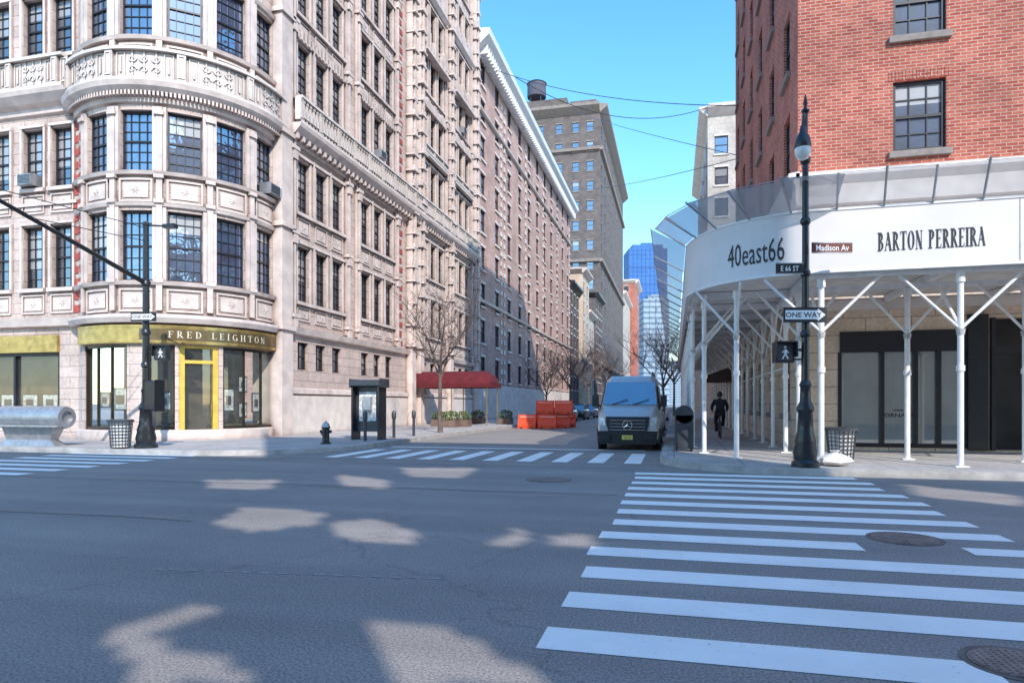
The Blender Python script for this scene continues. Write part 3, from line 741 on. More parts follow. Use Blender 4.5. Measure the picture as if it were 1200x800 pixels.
f=MB(); f.mbox(MP,0,UC,ZB,ZT,-.06,0,1).mbox(MP,UC,UE,ZB,ZT,-.06,0,14).mbox(MP,UE,SL[-1],ZB,ZT,-.06,0,1)
fs=f.build('fascia',FASC,SH)
f=MB()
for zz in (ZB-.03,ZT-.03): f.mbox(MP,0,UC,zz,zz+.05,-.08,.02,1).mbox(MP,UC,UE,zz,zz+.05,-.08,.02,14).mbox(MP,UE,SL[-1],zz,zz+.05,-.08,.02,1)
f.build('fascia_rail',WHITE,fs)
for u in (U_at(948),U_at(1195),UC-4,UC-12,UC-20):
    f=MB(); f.mbox(MP,u-.012,u+.012,ZB+.02,ZT-.03,0,.006); f.build('fascia_joint',SILV,fs)
text('40east66',MP,U_at(884),4.74,.76,.50,.012,TXTB,fs)
serif_text('BARTON PERREIRA',MP,U_at(1091),4.80,.40,.205,.014,.012,TXTB,fs,TK=.16)
GR,GO=.62,.5
us=[UC+i*.93 for i in range(int((SL[-1]-UC)/.93)+1)]; us=[i*2.0 for i in range(int(UC/2))]+us
for k,(a,b) in enumerate(zip(us,us[1:])):
    cv=UC-.1<=a<UE; rise=.05*(k%2); sp=.12 if cv else .02; gr=.5 if (cv or a<UC) else GR; go=.95 if a<UC else (.8 if cv else GO)
    if proj(*MP(a,ZT,0))[0]>1290: continue
    pl=MB(); pl.poly(MP(a+.01,ZT+.02,.03+rise*.5),MP(b-.03,ZT+.02,.03+rise*.5),MP(b-.03+sp,ZT+gr,go+rise),MP(a-sp,ZT+gr+rise,go+rise))
    g_=pl.build('guard_panel',PLEXO if (cv or a<UC) else PLEX,SH)
    st=MB(); st.tube(MP(a,ZT,.02),MP(a-sp*.8,ZT+gr+rise+.02,go+rise+.01),.026,.026,6).tube(MP(a,ZT+gr+.02,go+.01),MP(b,ZT+gr+.02,go+.01),.011,.011,6)
    st.build('guard_strut',SILV,g_)
dk=MB(); pts=[MP(u,4.62,-.1) for u in [0,UC]+[UC+(UE-UC)*i/8 for i in range(1,9)]+[SL[-1]-.01]]
dk.poly(*([(p[0],p[1],4.62) for p in pts]+[(16,20.95,4.62),(XR-.05,20.95,4.62),(XR-.05,61,4.62)]))
dk.build('deck',mat('shed_deck',(.8,.77,.72),.8,var=.15),SH)
bm=MB()
for i in range(18): y=19.2+i*2.4; bm.box(.4,3.4,y-.06,y+.06,4.42,4.6)
bm.box(.5,.62,18.6,61,4.3,4.41).box(2.95,3.07,19,61,4.3,4.41)
for x in (3.1,5.9,8.5,11.1,13.7): bm.box(x-.06,x+.06,15.8,20.9,4.42,4.6)
bm.box(3.0,15.5,15.87,15.97,4.3,4.41).box(2.9,15.5,17.75,17.87,4.3,4.41); bm.build('beams',WHITE,SH)
posts=[(5.95,15.95),(3.2,15.95),(1.5,17.15),(.8,18.8),(8.6,15.9),(3.05,17.8),(5.5,17.8),(7.95,17.75),(10.6,17.75),(3.0,19.5)]
posts+=[(.56,18.9+2.4*i) for i in range(1,15)]+[(3.0,19.5+2.4*i) for i in range(1,14)]
for x,y in posts:
    p=MB(); p.tube((x,y,.17),(x,y,4.3),.062,.062,10); p.box(x-.13,x+.13,y-.13,y+.13,.151,.175); p.tube((x,y,2.2),(x,y,2.32),.085,.085,10); p.tube((x,y,4.1),(x,y,4.3),.09,.09,10)
    p.build('post',WHITE,SH,smooth=True)
br=[]
for x,y in posts:
    if y<16: br+=[((x,y,3.1),(x-1.2,y,4.32)),((x,y,3.1),(x+1.2,y,4.32)),((x,y,3.1),(x,y+1.3,4.32))]
    elif x<1.2: br+=[((x,y,3.2),(x,y+1.0,4.32)),((x,y,3.2),(x,y-1.0,4.32)),((x,y,3.1),(x+1.1,y,4.4))]
    elif x>3.02: br+=[((x,y,3.2),(x-1,y,4.35)),((x,y,3.2),(x+1,y,4.35))]
    else: br+=[((x,y,3.2),(x-1,y,4.35)),((x,y,3.2),(x,y-.95,4.32))]
for a,b in br[:96]:
    c=MB(); c.tube(a,b,.034,.034,6); 
    a=Vector(a); b=Vector(b); c.tube(a,a+Vector((0,0,-.12)),.09,.075,8); c.build('brace',WHITE,SH,smooth=True)
for i in range(1,12):
    y=18.9+2.4*i
    c=MB(); c.tube((3.0,y-1.8,2.5),(3.0,y+.6,2.5),.025,.025,6).tube((3.0,y-1.8,4.2),(3.0,y+.6,2.55),.022,.022,6); c.build('cross_bar',WHITE,SH)
# ---------------------------------------------------------------- street lamp right & left poles
def lamp_base(x,y,sc,t):
    m=MB(); m.lathe((x,y,.15),[(.27*sc,0),(.27*sc,.1),(.22*sc,.16),(.24*sc,.3),(.2*sc,.5),(.21*sc,.55),(.16*sc,.75),(.14*sc,1.15),(.17*sc,1.2),(.17*sc,1.27),(.11*sc,1.4),(.1*sc,1.7),(.12*sc,1.75),(.085*sc,1.85)],12); return m.build('base',BLACK,t,smooth=True)
def oneway(parent,p,ang,w=1.0,h=.33,right=True):
    M_=planeM(p,ang); s=MB(); s.mbox(M_,-w/2,w/2,-h/2,h/2,-.01,.01); o=s.build('one_way_sign',TXTB,parent)
    q=MB(); a=w*.46; b=h*.30; t=h*.42; d=1 if right else -1
    q.poly(*[M_(d*x,z,.013) for x,z in ((-a,-b),(a-.16,-b),(a-.16,-t),(a,0),(a-.16,t),(a-.16,b),(-a,b))]); ar=q.build('arrow',TXTW,o)
    text('ONE WAY',M_,-.04*d,-h*.16,h*.46,1.1,.016,TXTB,ar,bold=.015); return o
CA=math.atan2(SN,CN)
lx,ly=2.72,15.12
SLR=thing('street_lamp','tall ornate black street lamp carrying street signs in front of the white shed','street lamp',(lx,ly,0))
lamp_base(lx,ly,1.05,SLR)
m=MB(); m.lathe((lx,ly,0),[(.085,2.0),(.07,4),(.062,7.0),(.05,7.1),(.05,7.7)],12)
for zz in (2.9,4.2,5.3,6.6): m.lathe((lx,ly,zz),[(.07,0),(.105,.05),(.105,.12),(.07,.17)],12)
m.build('pole',BLACK,SLR,smooth=True)
m=MB(); m.lathe((lx,ly,7.68),[(.05,0),(.09,.06),(.03,.15),(.05,.22),(.01,.42)],10); m.build('finial',BLACK,SLR,smooth=True)
ax,ay=lx-.14,ly-.5
m=MB(); pts=[]
for i in range(13):
    s=i/12; pts.append((lx-.14*s,ly-.5*s,7.2+.38*math.sin(s*math.pi)))
m.path(pts,.028,8)
for i in range(10):
    a=i/9*math.pi*1.7; m.tube((lx-.05,ly-.17-.1*math.cos(a),7.1+.1*math.sin(a)),(lx-.05,ly-.17-.1*math.cos(a+.6),7.1+.1*math.sin(a+.6)),.014,.014,6)
m.build('bracket',BLACK,SLR)
m=MB(); m.lathe((ax,ay,6.78),[(.16,0),(.17,.04),(.14,.2),(.07,.33),(.05,.45)],14); m.build('lamp_shade',BLACK,SLR,smooth=True)
GLOBE=mat('milky_lamp_globe',(.85,.82,.76),.25,var=.1)
m=MB(); m.lathe((ax,ay,6.53),[(.03,0),(.11,.04),(.155,.13),(.16,.22),(.15,.25)],14); m.build('lamp_globe',GLOBE,SLR,smooth=True)
def plate(parent,u,w,h,m,txt,txm,size,sx,name,z):
    M_=planeM((lx,ly-.12,z),CA); s=MB(); s.mbox(M_,u-w/2,u+w/2,-h/2,h/2,-.008,.008); o=s.build(name,m,parent)
    b=MB(); b.mbox(M_,u-w/2,u+w/2,h/2,h/2+.02,-.014,.014).mbox(M_,u-w/2,u+w/2,-h/2-.02,-h/2,-.014,.014); b.build('sign_edge',SILV,o)
    text(txt,M_,u,-size*.35,size,sx,.0135,txm,o,bold=.01)
plate(SLR,.54,.86,.19,BROWNS,'Madison Av',TXTW,.18,.82,'street_name_sign',4.80)
plate(SLR,-.36,.58,.2,BLACK,'E 66 ST',TXTW,.16,.78,'street_name_sign',4.36)
oneway(SLR,(lx-.03,ly-.14,3.38),CA,.92,.32,True)
def pedsignal(parent,p,ang):
    M_=planeM(p,ang); s=MB(); s.mbox(M_,-.2,.2,-.22,.22,-.2,0); s.mbox(M_,-.22,.22,.2,.23,0,.14).mbox(M_,-.225,-.2,-.1,.23,0,.13).mbox(M_,.2,.225,-.1,.23,0,.13)
    o=s.build('pedestrian_signal',AMB,parent)
    q=MB(); q.mbox(M_,-.16,.16,-.17,.17,.002,.006); q.build('signal_face',DKGR,o)
    w=MB()
    for (a,b,c,d,t) in ((0,.06,0,-.03,.035),(0,-.03,-.06,-.14,.016),(0,-.03,.06,-.14,.016),(0,.05,-.07,-.01,.014),(0,.05,.07,-.01,.014)):
        w.tube(M_(a,b,.012),M_(c,d,.012),t,t,6)
    w.tube(M_(0,.11,.005),M_(0,.11,.016),.03,.03,10); w.build('walking_figure',TXTW,o)
pedsignal(SLR,(lx-.42,ly-.1,2.6),CA)
m=MB(); m.tube((lx-.42,ly,2.65),(lx,ly,2.65),.03).tube((lx-.25,ly,2.45),(lx,ly,2.45),.02); m.build('signal_bracket',BLACK,SLR)
qx,qy=-15.75,16.9
SPL=thing('signal_pole','black signal pole with a long mast arm standing before the rounded shopfront','signal pole',(qx,qy,0))
lamp_base(qx,qy,1.25,SPL)
m=MB(); m.lathe((qx,qy,0),[(.11,2.0),(.1,4),(.085,6.95),(.11,6.97),(.11,7.05),(.02,7.1)],12); 
for zz in (2.6,3.6,5.1): m.lathe((qx,qy,zz),[(.1,0),(.14,.04),(.14,.14),(.1,.2)],12)
m.build('pole',BLACK,SPL,smooth=True)
m=MB(); m.tube((qx,qy,5.2),(qx-.15,qy-5.6,6.75),.075,.045,8); m.build('mast_arm',BLACK,SPL)
m=MB(); m.tube((qx,qy,6.9),(qx-.15,qy-5.2,6.66),.012,.012,5).tube((qx,qy,6.5),(qx-.1,qy-3.6,6.22),.012,.012,5).tube((qx-.0,qy,6.98),(qx+.8,qy+.1,6.92),.03,.03,6).box(qx+.6,qx+1.0,qy,qy+.2,6.86,6.98); m.build('guy_wires',BLACK,SPL)
oneway(SPL,(qx+.05,qy-.15,4.15),CA-.1,.82,.28,True)
pedsignal(SPL,(qx+.62,qy-.1,3.05),CA)
m=MB(); m.tube((qx,qy,3.1),(qx+.6,qy,3.1),.03); m.build('signal_bracket',BLACK,SPL)
m=MB(); m.box(qx+.1,qx+.52,qy-.2,qy+.15,1.3,2.2); m.build('control_box',BLACK,SPL,bev=.03)
# ---------------------------------------------------------------- bins, hydrant, kiosk
def bin_(x,y,h,r,lab,m_):
    t=thing('litter_basket',lab,'litter bin',(x,y,.15),local=True)
    b=MB()
    for i in range(20):
        a=2*math.pi*i/20; b.tube((r*.8*math.cos(a),r*.8*math.sin(a),.03),(r*math.cos(a),r*math.sin(a),h),.011,.011,5)
    for k in range(9):
        q=.03+(h-.03)*k/8; rr_=r*.8+r*.2*k/8; b.lathe((0,0,q),[(rr_-.01,0),(rr_+.012,0),(rr_+.012,.018)],20)
    b.build('wire_basket',m_,t)
    b=MB(); b.lathe((0,0,h),[(r-.03,-.02),(r+.04,-.02),(r+.04,.05),(r-.03,.06)],20); b.build('rim',m_,t)
    b=MB(); b.lathe((0,0,.04),[(r*.74,0),(r*.92,h-.06),(r*.5,h-.1)],16); b.build('bin_bag',BAGM,t,smooth=True)
bin_(-16.35,16.55,.82,.33,'grey wire litter basket left of the signal pole',DKGR)
bin_(3.75,16.6,.75,.32,'litter basket beside the tall street lamp under the shed',DKGR)
m=MB()
rk=random.Random(2)
prof=[(.02,0),(.2,.03),(.3,.12),(.26,.22),(.12,.3),(.05,.36),(.08,.42)]
m.lathe((0,0,0),prof,18); m.v=[(x*(1.2+.25*math.sin(5*y*9+z*20))+rk.uniform(-.02,.02),y+rk.uniform(-.02,.02),z*.8+rk.uniform(-.01,.01)) for x,y,z in m.v]
o=m.build('rubbish_bag',BAGM,smooth=True); o.location=(3.4,15.6,.152); tag(o,'crumpled white rubbish bag at the foot of the street lamp','rubbish bag')
t=thing('fire_hydrant','short black fire hydrant with a pale cap on the left pavement','fire hydrant',(-11.4,20.0,.15),local=True)
m=MB(); m.lathe((0,0,0),[(.17,0),(.17,.06),(.12,.08),(.115,.5),(.15,.53),(.15,.57)],14); m.build('barrel',BLACK,t,smooth=True)
m=MB(); m.lathe((0,0,.57),[(.14,0),(.13,.07),(.08,.14),(.03,.17),(.03,.21)],14); m.build('bonnet',SILV,t,smooth=True)
for s in (-1,1):
    m=MB(); m.tube((0,0,.42),(s*.2,0,.42),.06,.055,10); m.build('nozzle',BLACK,t)
m=MB(); m.tube((0,0,.36),(0,-.2,.36),.075,.075,10); m.build('pumper_nozzle',BLACK,t)
t=thing('phone_kiosk','dark pavement phone kiosk with an advert panel near the left kerb','kiosk',(-11.2,22.9,.15),local=True)
m=MB(); m.box(-.55,.45,-.05,.05,.3,2.0); m.build('back_panel',DKGR,t)
m=MB(); m.box(-.62,.62,-.45,.35,2.0,2.25); m.build('canopy',DKGR,t,bev=.04)
for x in (-.57,.5):
    m=MB(); m.box(x-.03,x+.03,-.35,.3,.0,2.0); m.build('side_panel',BLACK,t)
m=MB(); m.box(-.4,.3,-.09,-.052,.7,1.8); m.build('advert_panel',PIC,t)
m=MB(); m.box(-.15,.15,-.25,-.092,1.1,1.6); m.build('telephone',SILV,t,bev=.02)
for i,(x,y) in enumerate(((-10.8,24.2),(-10.7,26.0),(-10.9,21.9))):
    m=MB(); m.lathe((x,y,.15),[(.06,0),(.06,.75),(.09,.77),(.09,1.0),(.04,1.08)],10); tag(m.build('parking_meter',DKGR,smooth=True),['thin grey parking meter just behind the phone kiosk','grey parking meter farther behind the phone kiosk','grey meter in front of the phone kiosk'][i],'parking meter')
t=thing('street_bench','curved brushed steel bench shaped like a drum on a plinth at far left','bench',(-20.1,16.95,.15),local=True)
m=MB(); m.lathe((0,0,.92),[(.30,-1.35),(.36,-1.3),(.36,1.22),(.33,1.3),(.2,1.31),(.2,1.22)],20,axis='X'); m.build('drum',SILV,t,smooth=True)
m=MB(); m.loft([[(-1.2,-.22,.0),(1.05,-.22,0),(1.05,.22,0),(-1.2,.22,0)],[(-1.0,-.14,.2),(.8,-.14,.2),(.8,.14,.2),(-1.0,.14,.2)],[(-1.1,-.24,.7),(1.0,-.24,.7),(1.0,.24,.7),(-1.1,.24,.7)]]); m.build('plinth',SILV,t)
m=MB(); m.box(-1.5,1.4,-.45,-.3,.62,.68); m.build('seat_lip',SILV,t)
t=thing('relay_box','dark grey metal relay mailbox behind the parked van at the kerb','mailbox',(.28,19.6,.15),local=True)
m=MB(); m.box(-.26,.26,-.3,.3,.08,1.05); m.build('body',DKGR,t,bev=.03)
m=MB(); m.lathe((0,-.3,1.05),[(.26,0),(.26,.6)],18,axis='Y'); m.build('domed_top',DKGR,t,smooth=True)
m=MB(); 
for x in (-.2,.2):
    for y in (-.24,.24): m.box(x-.03,x+.03,y-.03,y+.03,0,.08)
m.build('feet',DKGR,t)
# ---------------------------------------------------------------- awning, planters
t=thing('entrance_canopy','dark red canvas entrance canopy on brass poles reaching over the left pavement','awning',(-13,40,0))
m=MB(); rings=[]
for x,sc in ((-15.95,1),(-11.6,1),(-11.25,.9),(-11.0,.6),(-10.9,.15)):
    r=[]
    for i in range(13):
        a=math.pi*i/12; r.append((x,39.8+1.3*math.cos(a),2.72+.85*sc*math.sin(a)))
    rings.append(r)
m.loft(rings); m.build('canvas_top',RED,t,smooth=True)
m=MB(); m.box(-15.95,-10.9,38.46,38.5,2.5,2.73).box(-15.95,-10.9,41.1,41.14,2.5,2.73).box(-10.9,-10.86,38.5,41.1,2.5,2.74); va=m.build('valance',RED,t)
for x in (-11.1,-13.4):
    for y in (38.6,41.0):
        m=MB(); m.tube((x,y,.15),(x,y,2.72),.03); m.build('pole',BRASS,t)
def leafball(mb,c,rx,ry,rz,n,s,rnd):
    for _ in range(n):
        while True:
            p=Vector([rnd.uniform(-1,1) for _ in range(3)])
            if .5<p.length<1: break
        q=Vector((c[0]+p.x*rx,c[1]+p.y*ry,c[2]+p.z*rz)); a=Vector([rnd.uniform(-1,1) for _ in range(3)]).normalized()*s; b=a.orthogonal().normalized()*s*.6
        mb.poly(q-a,q-b,q+a,q+b)
pr=random.Random(4); POTM=mat('terracotta_pot',(.2,.13,.1),.8)
for i,(x,y) in enumerate(((-12.2,37.3),(-12.6,36.2),(-13.8,37.6),(-10.9,42.5),(-13.,43))):
    t=thing('planter','%s'%['low green hedge planter left of the red canopy, nearest the kerb','hedge planter at the near end of the row before the red canopy','hedge planter closest to the wall by the red canopy','small planter just past the red canopy near the kerb','small planter past the red canopy by the wall'][i],'planter',(x,y,.15),'planters around the red canopy',local=True)
    m=MB(); m.box(-.4,.4,-.4,.4,0,.4); m.build('pot',POTM,t,bev=.02)
    m=MB(); leafball(m,(0,0,.62),.5,.5,.35,320,.06,pr); m.build('foliage',LEAF,t)
# ---------------------------------------------------------------- trees
def tree(x,y,h,label,seed,th=.35,spread=1,tw=1.0):
    rnd=random.Random(seed); t=thing('bare_tree',label,'tree',(x,y,.15),'bare street trees',local=True)
    tr=MB(); cr=MB(); p=Vector((0,0,0)); hh=h*th; pts=[p]
    for i in range(4): p=p+Vector((rnd.uniform(-.06,.06),rnd.uniform(-.06,.06),hh/4)); pts.append(p)
    r0=h*.011+.02
    for i in range(4): tr.tube(pts[i],pts[i+1],r0*(1-.08*i)*(1.3 if i==0 else 1),r0*(1-.08*(i+1)),8)
    tr.build('trunk',BARK,t,smooth=True)
    def grow(p,d,L,r,lev):
        n=3; q=p
        for i in range(n):
            d=(d+Vector((rnd.uniform(-.22,.22),rnd.uniform(-.22,.22),rnd.uniform(-.02,.16)))).normalized(); e=q+d*L/n
            cr.tube(q,e,r*(1-.2*i),r*(1-.2*(i+1)),5 if lev<2 else 3,False)
            if lev<4:
                for _ in range(2):
                    s=Vector((rnd.uniform(-1,1),rnd.uniform(-1,1),rnd.uniform(-.15,.6))).normalized()
                    if lev<3 or rnd.random()<.7: grow(e,(d*.55+s*.8).normalized(),L*rnd.uniform(.42,.62),max(r*.5,.0045*tw),lev+1)
            q=e
    for i in range(6):
        a=i*1.05+rnd.uniform(-.3,.3); grow(pts[-1]-Vector((0,0,rnd.uniform(0,hh*.25))),Vector((math.cos(a)*spread*.8,math.sin(a)*spread*.8,.9)).normalized(),h*.36,r0*.5,1)
    cr.build('crown',BARK,t); return t
tree(-10.75,YonX(516,-10.75),7.6,'bare young street tree in front of the limestone building beside the red canopy',1,th=.42)
tree(-10.8,56,7,'bare tree beyond the orange barriers on the left kerb',2)
tree(-10.8,70,10,'tall bare tree in front of the townhouses, middle of the left row',3,tw=1.8)
tree(-10.8,86,11,'bare tree farther along the left row before the tall tower',4,tw=2.2)
tree(-10.8,110,13,'farthest bare tree of the left row',5,tw=3)
tree(-.8,52,9.5,'bare tree rising just behind the parked van on the right kerb',6,tw=1.6)
tree(-.0,75,12,'bare tree farthest down the right kerb',7,tw=2.2)
# ---------------------------------------------------------------- orange barriers
bt=thing('traffic_barrier','x','barrier',(-8.6,38.8,0),'orange plastic barriers stacked on the left side of the road',local=True)
bt['label']='orange plastic barrier at the near left of the stack on the road'
pf=[(-.3,0),(-.3,.25),(-.12,.5),(-.1,.85),(.1,.85),(.12,.5),(.3,.25),(.3,0)]
m=MB(); m.loft([[(x,y,z_) for y,z_ in pf] for x in (-.55,.55)]); m.build('shell',ORNG,bt,bev=.02)
m=MB(); m.box(-.4,-.25,-.32,.32,.02,.12).box(.25,.4,-.32,.32,.02,.12); m.build('fork_slots',DKGR,bt)
m=MB(); m.box(-.45,.45,-.108,-.1,.62,.74); m.build('reflective_strip',TXTW,bt)
labs=['orange barrier at the near right of the stack on the road','orange barrier in the second rank of the stack, lower left','orange barrier in the second rank of the stack, lower right','orange barrier on top of the second rank, left','orange barrier on top of the second rank, right','orange barrier at the back of the stack, right side']
for i,(x,y,z_) in enumerate(((-7.4,38.9,0),(-8.0,40.2,0),(-6.8,40.3,0),(-7.8,40.25,.86),(-6.65,40.35,.86),(-6.7,42,.0))): dup(bt,(x,y,z_),labs[i],R(random.uniform(-5,5)))
# ---------------------------------------------------------------- vehicles
def ring(y,zb,zm,zt,hb,hm,ht,c=.1):
    return [(-hb,y,zb),(-hm,y,zb+.25*(zm-zb)),(-hm,y,zm),(-ht,y,zt-c),(-ht+c*1.2,y,zt),(ht-c*1.2,y,zt),(ht,y,zt-c),(hm,y,zm),(hm,y,zb+.25*(zm-zb)),(hb,y,zb)]
def wheel(parent,x,y,r,w=.22):
    s=1 if x>0 else -1
    m=MB(); m.lathe((x-s*w/2-.0,y,r),[(r*.6,-w/2),(r*.96,-w/2),(r,-w*.3),(r,w*.3),(r*.96,w/2),(r*.6,w/2)],22,axis='X'); o=m.build('wheel',RUBB,parent,smooth=True)
    m=MB(); m.lathe((x-s*.04,y,r),[(r*.62,-.03),(r*.6,.03),(r*.2,.035),(r*.1,.05)],18,axis='X'); m.build('rim',SILV,o,smooth=True)
V=thing('cargo_van','silver white cargo van with roof rack parked at the right kerb facing the camera','van',(-1.45,21.3,0),local=True)
m=MB(); m.loft([ring(0,.3,.75,1.04,.78,.88,.80),ring(.1,.27,.85,1.14,.86,.95,.86),ring(.45,.27,1.0,1.30,.92,.99,.9,.08),ring(.9,.27,1.15,1.44,.95,1.0,.92,.06),ring(1.6,.27,1.25,2.24,.95,1.0,.84,.12),ring(1.95,.27,1.25,2.46,.95,1.0,.84,.14),ring(3.2,.27,1.3,2.52,.95,1.0,.85,.14),ring(5.8,.27,1.3,2.50,.95,1.0,.85,.14),ring(5.92,.35,1.3,2.42,.9,.95,.80,.14)])
m.build('body',VAN,V,smooth=True,bev=.02)
WSG=glassm('windscreen_glass',(.01,.03,.06),(.01,.03,.06),.34,curtp=2)
m=MB(); m.poly((-.89,.93,1.47),(.89,.93,1.47),(.80,1.60,2.235),(-.80,1.60,2.235)); m.v=[(x,y-.035,z_+.01) for x,y,z_ in m.v]; o=m.build('windshield',WSG,V)
m=MB(); m.tube((-.6,.86,1.47),(-.05,1.0,1.66),.013).tube((.1,.86,1.47),(.65,1.0,1.66),.013); m.build('wiper',BLACK,o)
BLP=mat('black_plastic',(.02,.021,.022),.55,var=.2)
m=MB(); m.poly((-.58,-.055,.56),(.58,-.055,.56),(.66,-.05,.8),(.70,.0,1.09),(-.70,.0,1.09),(-.66,-.05,.8)); gr=m.build('grille',BLP,V)
m=MB()
for zz in (.66,.76,.86,.96): m.box(-.56,.56,-.075,-.058 if zz<.9 else -.03,zz,zz+.018)
m.build('grille_bars',SILV,gr)
CHR=mat('chrome',(.8,.8,.82),.15,metal=1,var=.05)
m=MB(); c=(0,-.1,.82)
for i in range(20):
    a=i*math.pi/10; b_=(i+1)*math.pi/10; m.tube((c[0]+.15*math.cos(a),c[1],c[2]+.15*math.sin(a)),(c[0]+.15*math.cos(b_),c[1],c[2]+.15*math.sin(b_)),.013,.013,6)
for a in (90,210,330): m.tube(c,(c[0]+.14*math.cos(R(a)),c[1],c[2]+.14*math.sin(R(a))),.026,.004,6)
m.build('star_emblem',CHR,gr)
HLM=mat('headlight_lens',(.65,.68,.7),.1,var=.3,scale=8,coat=1)
for s in (-1,1):
    m=MB(); m.loft([[(s*.70,-.03,.80),(s*.90,.02,.84),(s*.94,.06,1.08),(s*.74,-.01,1.05)],[(s*.70,.12,.80),(s*.90,.3,.84),(s*.96,.36,1.08),(s*.74,.14,1.05)]]); m.build('headlight',HLM,V)
    m=MB(); m.tube((s*.95,.95,1.42),(s*1.12,.86,1.5),.03); m.box(s*1.12-.1,s*1.12+.1,.8,.95,1.42,1.78); m.build('side_mirror',BLP,V,bev=.03)
    m=MB(); m.poly((s*1.004,1.1,1.3),(s*1.004,2.0,1.3),(s*.885,2.0,2.1),(s*.895,1.65,2.05)); m.build('side_window',AUTOGL,V)
    for ya,yb in ((2.12,3.75),(3.85,5.5)):
        m=MB(); m.poly((s*1.006,ya,1.36),(s*1.006,yb,1.36),(s*.892,yb,2.16),(s*.892,ya,2.16)); m.build('side_window',AUTOGL,V)
    m=MB(); m.box(s*1.0-.012+s*.012,s*1.0+.012+s*.012,1.5,4.3,.34,.62); m.build('side_cladding',BLP,V)
    for y in (.98,4.75): wheel(V,s*.99,y,.36)
    m=MB()
    for y in (.98,4.75): m.lathe((s*.93,y,.38),[(.44,0),(.44,s*.078)],20,axis='X')
    m.build('wheel_arch',BLP,V)
    m=MB(); m.tube((s*.7,2.5,2.62),(s*.7,5.5,2.62),.025)
    for y in (2.6,4,5.4): m.tube((s*.7,y,2.48),(s*.7,y,2.62),.02)
    m.build('roof_rail',DKGR,V)
    m=MB(); m.box(s*.68-.14,s*.68+.14,-.085,-.04,.3,.46); m.build('fog_lamp_recess',BLACK,V,bev=.02)
m=MB(); m.loft([[(-.86,-.06,.24),(.86,-.06,.24),(.92,-.06,.60),(-.92,-.06,.60)],[(-.96,.3,.24),(.96,.3,.24),(.985,.3,.68),(-.985,.3,.68)]]); bu=m.build('bumper',BLP,V,bev=.03)
PLT=mat('plate_yellow',(.75,.6,.15),.5,var=.05)
m=MB(); m.box(-.17,.17,-.1,-.07,.36,.50); pl_=m.build('number_plate',PLT,bu); text('XJV 66',planeM((0,-.102,.40),0),0,0,.08,1,.002,TXTB,pl_) 
def car(loc,label,m_,rz=0):
    t=thing('parked_car',label,'car',loc,'cars parked along the street',local=True)
    m=MB(); m.loft([ring(0,.3,.5,.68,.7,.78,.7,.05),ring(.15,.22,.6,.8,.8,.88,.78,.05),ring(1.2,.2,.7,.95,.84,.9,.82,.05),ring(3.6,.2,.72,1.0,.84,.9,.82,.05),ring(4.4,.24,.7,.98,.8,.86,.76,.05),ring(4.55,.35,.65,.9,.74,.8,.7,.05)]); m.build('body',m_,t,smooth=True)
    m=MB(); m.loft([[(-.76,1.2,.93),(.76,1.2,.93),(.76,4.2,.97),(-.76,4.2,.97)],[(-.6,1.95,1.4),(.6,1.95,1.4),(.6,3.6,1.42),(-.6,3.6,1.42)]]); c=m.build('windows',AUTOGL,t)
    m=MB(); m.loft([[(-.62,1.92,1.405),(.62,1.92,1.405),(.62,3.65,1.425),(-.62,3.65,1.425)],[(-.55,2.0,1.46),(.55,2.0,1.46),(.55,3.55,1.47),(-.55,3.55,1.47)]]); m.build('roof',m_,t)
    for x in (-.88,.88):
        for y in (.85,3.65): wheel(t,x,y,.31,.2)
        m=MB(); m.box(x*.7-.14,x*.7+.14,-.01+.03,.06,.58,.7); m.build('headlight',TXTW,t)
    t.rotation_euler.z=rz; return t
CARS=[mat('car_paint_%s'%n,c,.3,metal=.3,var=.05,coat=.6) for n,c in (('black',(.02,.02,.025)),('grey',(.2,.21,.23)),('white',(.6,.6,.62)),('green',(.05,.12,.09)))]
car((-1.4,30.5,0),'black car parked directly behind the cargo van',CARS[0])
car((-1.4,37,0),'grey car parked second behind the cargo van',CARS[1])
car((-1.4,60,0),'white car far down the right kerb',CARS[2])
car((-8.9,52,0),'dark green car parked just beyond the orange barriers',CARS[3])
car((-8.9,60,0),'black car parked second beyond the orange barriers',CARS[0])
car((-8.9,68,0),'grey car parked third beyond the orange barriers',CARS[1])
# ---------------------------------------------------------------- cyclist
def skin(name,pts,edges,rad,m_,parent,root=0):
    me=bpy.data.meshes.new(name); me.from_pydata(pts,edges,[]); me.materials.append(m_)
    o=bpy.data.objects.new(name,me); COL.link(o); 
    if parent: o.parent=parent
    md=o.modifiers.new('s','SKIN')
    L=me.skin_vertices[0].data
    for i,r in enumerate(rad): L[i].radius=(r,r); L[i].use_root=(i==root)
    md.use_smooth_shade=True; s=o.modifiers.new('b','SUBSURF'); s.levels=2; s.render_levels=2; return o
bx_,by_=1.75,27.2
bk=thing('bicycle','dark bicycle ridden along the right pavement under the shed','bicycle',(bx_,by_,.15),local=True)
for y in (-.52,.52):
    m=MB(); 
    for i in range(24):
        a=i*math.pi/12; b_=(i+1)*math.pi/12; m.tube((0,y+.33*math.cos(a),.34+.33*math.sin(a)),(0,y+.33*math.cos(b_),.34+.33*math.sin(b_)),.018,.018,6)
    w_=m.build('wheel',RUBB,bk)
    m=MB()
    for i in range(10):
        a=i*math.pi/5; m.tube((0,y,.34),(0,y+.32*math.cos(a),.34+.32*math.sin(a)),.003,.003,4)
    m.build('spokes',SILV,w_)
m=MB(); 
for a,b_ in (((0,-.5,.34),(0,-.1,.32)),((0,-.5,.34),(0,-.15,.8)),((0,-.1,.32),(0,-.18,.9)),((0,-.15,.8),(0,.36,.85)),((0,-.1,.32),(0,.38,.75)),((0,.34,.98),(0,.52,.34))): m.tube(a,b_,.02)
